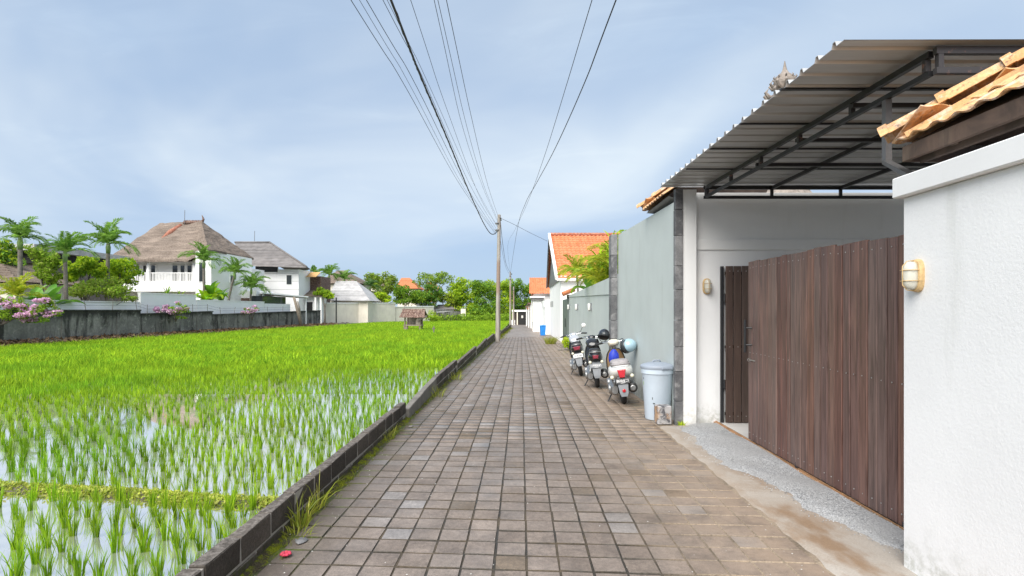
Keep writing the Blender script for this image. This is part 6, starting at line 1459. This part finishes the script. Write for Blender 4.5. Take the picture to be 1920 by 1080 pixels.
# plants behind the low grey wall on the right
leafy('banana_plant', 'broad leaved plant with upright lime leaves behind the low grey wall', (2.88, 23.6, .4), 15, 1.35, ['banana_lime', 'banana'], seed=9, stem=2.5)
leafy('banana_plant', 'second broad leaved plant nearer the stone pillar', (2.95, 21.2, .4), 14, 1.3, ['banana_lime'], seed=10, stem=2.4)
palm('yellow drooping palm over the little door canopy', (2.75, 26.0, -.3), (2.58, 25.8, 3.15), 1.2, 10, 'palm_gold', .05, seed=21, shaft=.3, group='garden palms on the right', name='garden_palm')
palm('taller golden garden palm in the middle of the planting', (3.6, 19, -.2), (3.2, 19, 3.1), 1.1, 11, 'palm_gold', .05, seed=22, shaft=.4, group='garden palms on the right', name='garden_palm')
palm('green garden palm just behind the dark stone pillar', (3.2, 17.5, -.2), (2.85, 17.2, 2.8), 1.0, 12, 'palm_gold', .05, seed=23, shaft=.3, group='garden palms on the right', name='garden_palm')
palm('low golden garden palm against the low grey wall', (2.85, 18.8, -.2), (2.75, 18.6, 2.4), 1.1, 12, 'palm_gold', .04, seed=24, shaft=.3, group='garden palms on the right', name='garden_palm')
leafy('dracaena', 'spiky leaved plant whose top rises above the dark stone pillar', (2.62, 16.2, .5), 16, .5, ['leaf_lime', 'leaf_mid'], AGM, 12, 3.1)
tree('garden_shrub', 'mixed green shrub filling the gap behind the low grey wall', (3.4, 18, -.2), [(3.1, 16.5, 2.7, .6, 1.2, .8), (3.3, 18.5, 3.0, .7, 1.3, .9), (3.8, 20.5, 2.9, .8, 1.2, 1.0), (3.0, 15.0, 2.8, .5, .7, .8), (3.5, 16.5, 3.4, .6, .9, .5)], 5200, .15, 'leaf_mid', mat2='leaf_lime', frac=.4, r0=.07)
tree('croton_bush', 'small yellow variegated bush beside the farthest motorbike', (2.02, 24.4, gz(24.4)), [(2.0, 24.3, gz(24.4) + .32, .22, .22, .26), (2.08, 24.5, gz(24.4) + .2, .2, .2, .18)], 500, .09, 'leaf_lime', mat2='palm_gold', r0=.02)

# grass tufts ------------------------------------------------------------
def tuft_arrays(n, spread, h, lean, w, segs=3, rng=RG):
    a = rng.random(n)*2*np.pi; r = spread*np.sqrt(rng.random(n)); b = np.stack([r*np.cos(a), r*np.sin(a), np.zeros(n)], 1)
    az = np.arctan2(b[:, 1], b[:, 0]) + rng.normal(size=n)*.7; return blades(b, az, h*(.55 + .55*rng.random(n)), lean*(.3 + 1.1*rng.random(n)), w*(.7 + .6*rng.random(n)), segs, .22, rng.random(n)*3.14)
def tuft(name, label, loc, n, spread, h, lean, w, mat, cat='weed', group=None):
    v, f = tuft_arrays(n, spread, h, lean, w); o = link_mesh(name, np_mesh(name, v, f), None, M[mat], loc); return tag(o, label, cat, group)
tuft('weed_clump', 'tall grassy weed growing from the foot of the block wall, nearest the camera', (-1.63, 4.12, 0), 34, .06, .34, .17, .010, 'grass_dry')
tuft('weed_clump', 'second grassy weed just behind the nearest one at the block wall', (-1.64, 4.5, 0), 30, .06, .36, .2, .010, 'grass_dry')
tuft('weed_clump', 'low straw coloured weed at the base of the nearest grassy weed', (-1.58, 3.95, 0), 40, .10, .10, .12, .007, 'grass_dry')
tuft('weed_clump', 'small weed at the block wall well before its first end', (-1.64, 6.9, 0), 30, .08, .22, .15, .009, 'grass_dry')
tuft('weed_clump', 'weed beside the rendered stretch of the block wall', (-1.56, 10.4, gz(10.4)), 40, .14, .26, .2, .010, 'grass_dry')
tuft('weed_clump', 'weed farther along the block wall past the rendered stretch', (-1.6, 13.2, gz(13.2)), 40, .2, .25, .2, .012, 'grass_dry')
tuft('grass_clump', 'big yellow green grass clump at the foot of the white house', (1.58, 30.2, gz(30.2)), 260, .28, .55, .35, .018, 'grass_dry', 'grass')
tuft('weed_clump', 'little green weed at the foot of the stone pillar by the bin', (2.2, 7.69, 0), 26, .05, .09, .05, .010, 'leaf_lime')
v, f = [], []
V_, F_ = [], []; nb = 0
for i in range(340):
    y = 2.2 + 32*rnd.random()**1.5; x = -1.655 + abs(rnd.gauss(0, .05)); vv, ff = tuft_arrays(7, .03, .035 + .05*rnd.random()**3*2, .04, .006, 1); vv = vv + np.array([x, y, gz(y) - .004]); V_.append(vv); F_.append(ff + nb); nb += len(vv)
for i in range(120):
    y = 34 + 36*rnd.random(); x = -1.6 + .25*(y - 34)/36 + abs(rnd.gauss(0, .16)); vv, ff = tuft_arrays(8, .12, .22, .15, .03, 1); vv = vv + np.array([x, y, gz(y) - .01]); V_.append(vv); F_.append(ff + nb); nb += len(vv)
tag(link_mesh('verge_moss', np_mesh('verge_moss', np.concatenate(V_), np.concatenate(F_)), None, M['moss']), 'moss and tiny weeds along the foot of the block wall', 'moss', kind='stuff')
# mossy cushion strip at the wall foot
mb = MB(); mb.grid(lambda u, v: (-1.70 + (.05 + .085*(.5 + .5*math.sin(13*v*9) * math.sin(31*v*7)))*u, 1.8 + 14*v, gz(1.8 + 14*v) - .02 + .045*(1 - u)**.8), 3, 160)
t = NT('moss cushion'); vv = t.pos(); n_ = t.noise(vv, 9, 5, .7); f_ = t.noise(vv, 90, 3)
M['moss_strip'] = t.fin(t.hsv(t.mix(t.ramp(n_, .42, .58), (.065, .055, .035), (.15, .17, .012)), v=t.ramp(f_, .3, .7, .6, 1.4, False)), .95, 0, t.bump(f_, .8, .02), .1)
tag(mb.build('moss_strip', M['moss_strip'], smooth=True), 'damp yellow green moss strip at the wall foot', 'moss', kind='stuff')

# leaf litter on the bank
n = 7000; yy = 18 + 56*RG.random(n); u = RG.random(n); xx = -24.95 + 1.9*u; zz = np.array([plevel(-24, float(a)) for a in yy]) - .10 + .42*(1 - u*.86)**1.3
nr = unit(RG.normal(size=(n, 3))*.6 + np.array([0, 0, 1])); tt = unit(np.cross(nr, RG.normal(size=(n, 3)))); bb = np.cross(nr, tt); s = (.07 + .1*RG.random(n))[:, None]; p = np.stack([xx, yy, zz + .03], 1)
v = np.stack([p - tt*s, p + bb*s*.5, p + tt*s, p - bb*s*.5], 1).reshape(-1, 3)
tag(link_mesh('leaf_litter', np_mesh('leaf_litter', v, np.arange(4*n).reshape(-1, 4)), None, M['litter']), 'dry brown leaf litter along the foot of the stained wall', 'leaf litter', kind='stuff')

# ------------------------------------------------------------------ paddy bund and rice
mb = MB()
def bundf(u, v):
    x = -14 + 12.24*v; w = (u - .5)*.30*(1 + .25*math.sin(5*x) + .15*math.sin(13*x)); return (x, bund_y(x) + w + .03*math.sin(3*x), -.125 + .085*(1 - (2*u - 1)**2) + .008*math.sin(17*x + 9*u))
mb.grid(bundf, 8, 140); tag(mb.build('bund', M['mud'], smooth=True), kind='structure')
nb_ = 24000; x = -14 + 12.2*RG.random(nb_)**.6; yb = np.array([bund_y(a) for a in x]) + RG.normal(size=nb_)*.085 + .03*np.sin(3*x)
p = np.stack([x, yb, -.068 + .045*RG.random(nb_) - .03*np.minimum(1, ((yb - np.array([bund_y(a) for a in x]))/.14)**2)], 1)
nr = unit(RG.normal(size=(nb_, 3))*.7 + np.array([0, -.2, .8])); tt = unit(np.cross(nr, RG.normal(size=(nb_, 3)))); bb = np.cross(nr, tt); s = (.008 + .015*RG.random(nb_))[:, None]
v = np.stack([p - tt*s, p + bb*s*.55, p + tt*s, p - bb*s*.55], 1).reshape(-1, 3)
tag(link_mesh('bund_creeper', np_mesh('bund_creeper', v, np.arange(4*nb_).reshape(-1, 4)), None, M['bund_leaf']), 'low yellow green creeper covering the narrow paddy bund', 'ground cover', kind='stuff')

def clump_mesh(seed, n, h, lean, w, segs=3):
    rg = np.random.default_rng(seed); a = rg.random(n)*2*np.pi; r = .022*np.sqrt(rg.random(n)); b = np.stack([r*np.cos(a), r*np.sin(a), np.full(n, -.03)], 1)
    az = a + rg.normal(size=n)*.6; v, f = blades(b, az, h*(.6 + .5*rg.random(n)), lean*(.15 + rg.random(n)**1.5*1.3), w*(.7 + .6*rg.random(n)), segs, .12, rg.random(n)*3.14)
    return v, f
CM = []
for k in range(8):
    v, f = clump_mesh(100 + k, 30, .27, .06, .0085); me = np_mesh('rice_clump', v, f); me.materials.append(M['rice']); CM.append(me)
cells = []
def rows(x0, x1, y0, y1, dx, dy):
    for i in range(int((x1 - x0)/dx)):
        for j in range(int((y1 - y0)/dy)):
            yield x0 + (i + .5)*dx + rnd.gauss(0, .018) + .02*math.sin(j*.7), y0 + (j + .5)*dy + rnd.gauss(0, .022) + .02*math.sin(i*.9)
near_n = 0
for x, y in rows(-6.2, -1.86, 2.0, 5.9, .185, .20):
    if y > bund_y(x) - .12: continue
    if x < -.95*y - .9 or rnd.random() < .06: continue
    s = rnd.uniform(.75, 1.15); o = link_mesh('rice_clump', CM[rnd.randrange(8)], None, None, (x, y, -.075), (0, 0, rnd.uniform(0, 6.28)), (s, s, s*rnd.uniform(.85, 1.1)))
    tag(o, 'clump of young rice in the flooded plot in front of the bund', 'rice clump', 'rice clumps in front of the bund'); near_n += 1
VV, FF, nb = [], [], 0
def add_band(y0, y1, dx, dy, nbl, h, lean, w, segs, keep, xl, libn=10, seed=0):
    global nb
    lib = [clump_mesh(seed*50 + k, nbl, h, lean, w, segs) for k in range(libn)]
    for x, y in rows(xl, -1.86, y0, y1, dx, dy):
        if x < -1.02*y - 1.2 or y < bund_y(x) + .12 or x < -23.6 + (.25*math.sin(.9*y)): continue
        lush = min(1, max(0, (y - 12.0 + (-x - 5)*1.0)/5)) if y < 17.2 else 1; k = keep(x, y)
        if rnd.random() > k: continue
        v, f = lib[rnd.randrange(libn)]; a = rnd.uniform(0, 6.28); c, s = math.cos(a), math.sin(a); sc = rnd.uniform(.8, 1.15)*(1 + .22*lush); sw = sc*(1 + .55*lush)
        q = np.stack([(v[:, 0]*c - v[:, 1]*s)*sw + x, (v[:, 0]*s + v[:, 1]*c)*sw + y, v[:, 2]*sc + plevel(x, y)], 1); VV.append(q); FF.append(f + nb); nb += len(q)
gap = lambda x, y: .55 if (abs(x + 5.2 + .4*math.sin(y)) < .7 and 7.2 < y < 9.5) else .95
add_band(4.6, 9.0, .195, .195, 22, .235, .045, .009, 3, gap, -10.5, 10, 1)
add_band(9.0, 17.0, .195, .195, 15, .22, .048, .011, 2, lambda x, y: .86 if x > -6.5 else 1, -18.5, 10, 2)
add_band(17.0, 32.0, .19, .21, 9, .29, .13, .022, 2, lambda x, y: .98, -24, 10, 3)
add_band(32.0, 60.0, .24, .28, 7, .31, .18, .040, 1, lambda x, y: 1, -24, 8, 4)
add_band(60.0, 100.5, .34, .42, 6, .34, .26, .075, 1, lambda x, y: 1, -22.5, 8, 5)
tag(link_mesh('rice_plants', np_mesh('rice_plants', np.concatenate(VV), np.concatenate(FF)), None, M['rice']), 'bright green young rice filling the paddy beyond the bund', 'rice', kind='stuff')
print('rice tris', sum(len(f) for f in FF), 'near clumps', near_n, 'objects', len(bpy.data.objects))
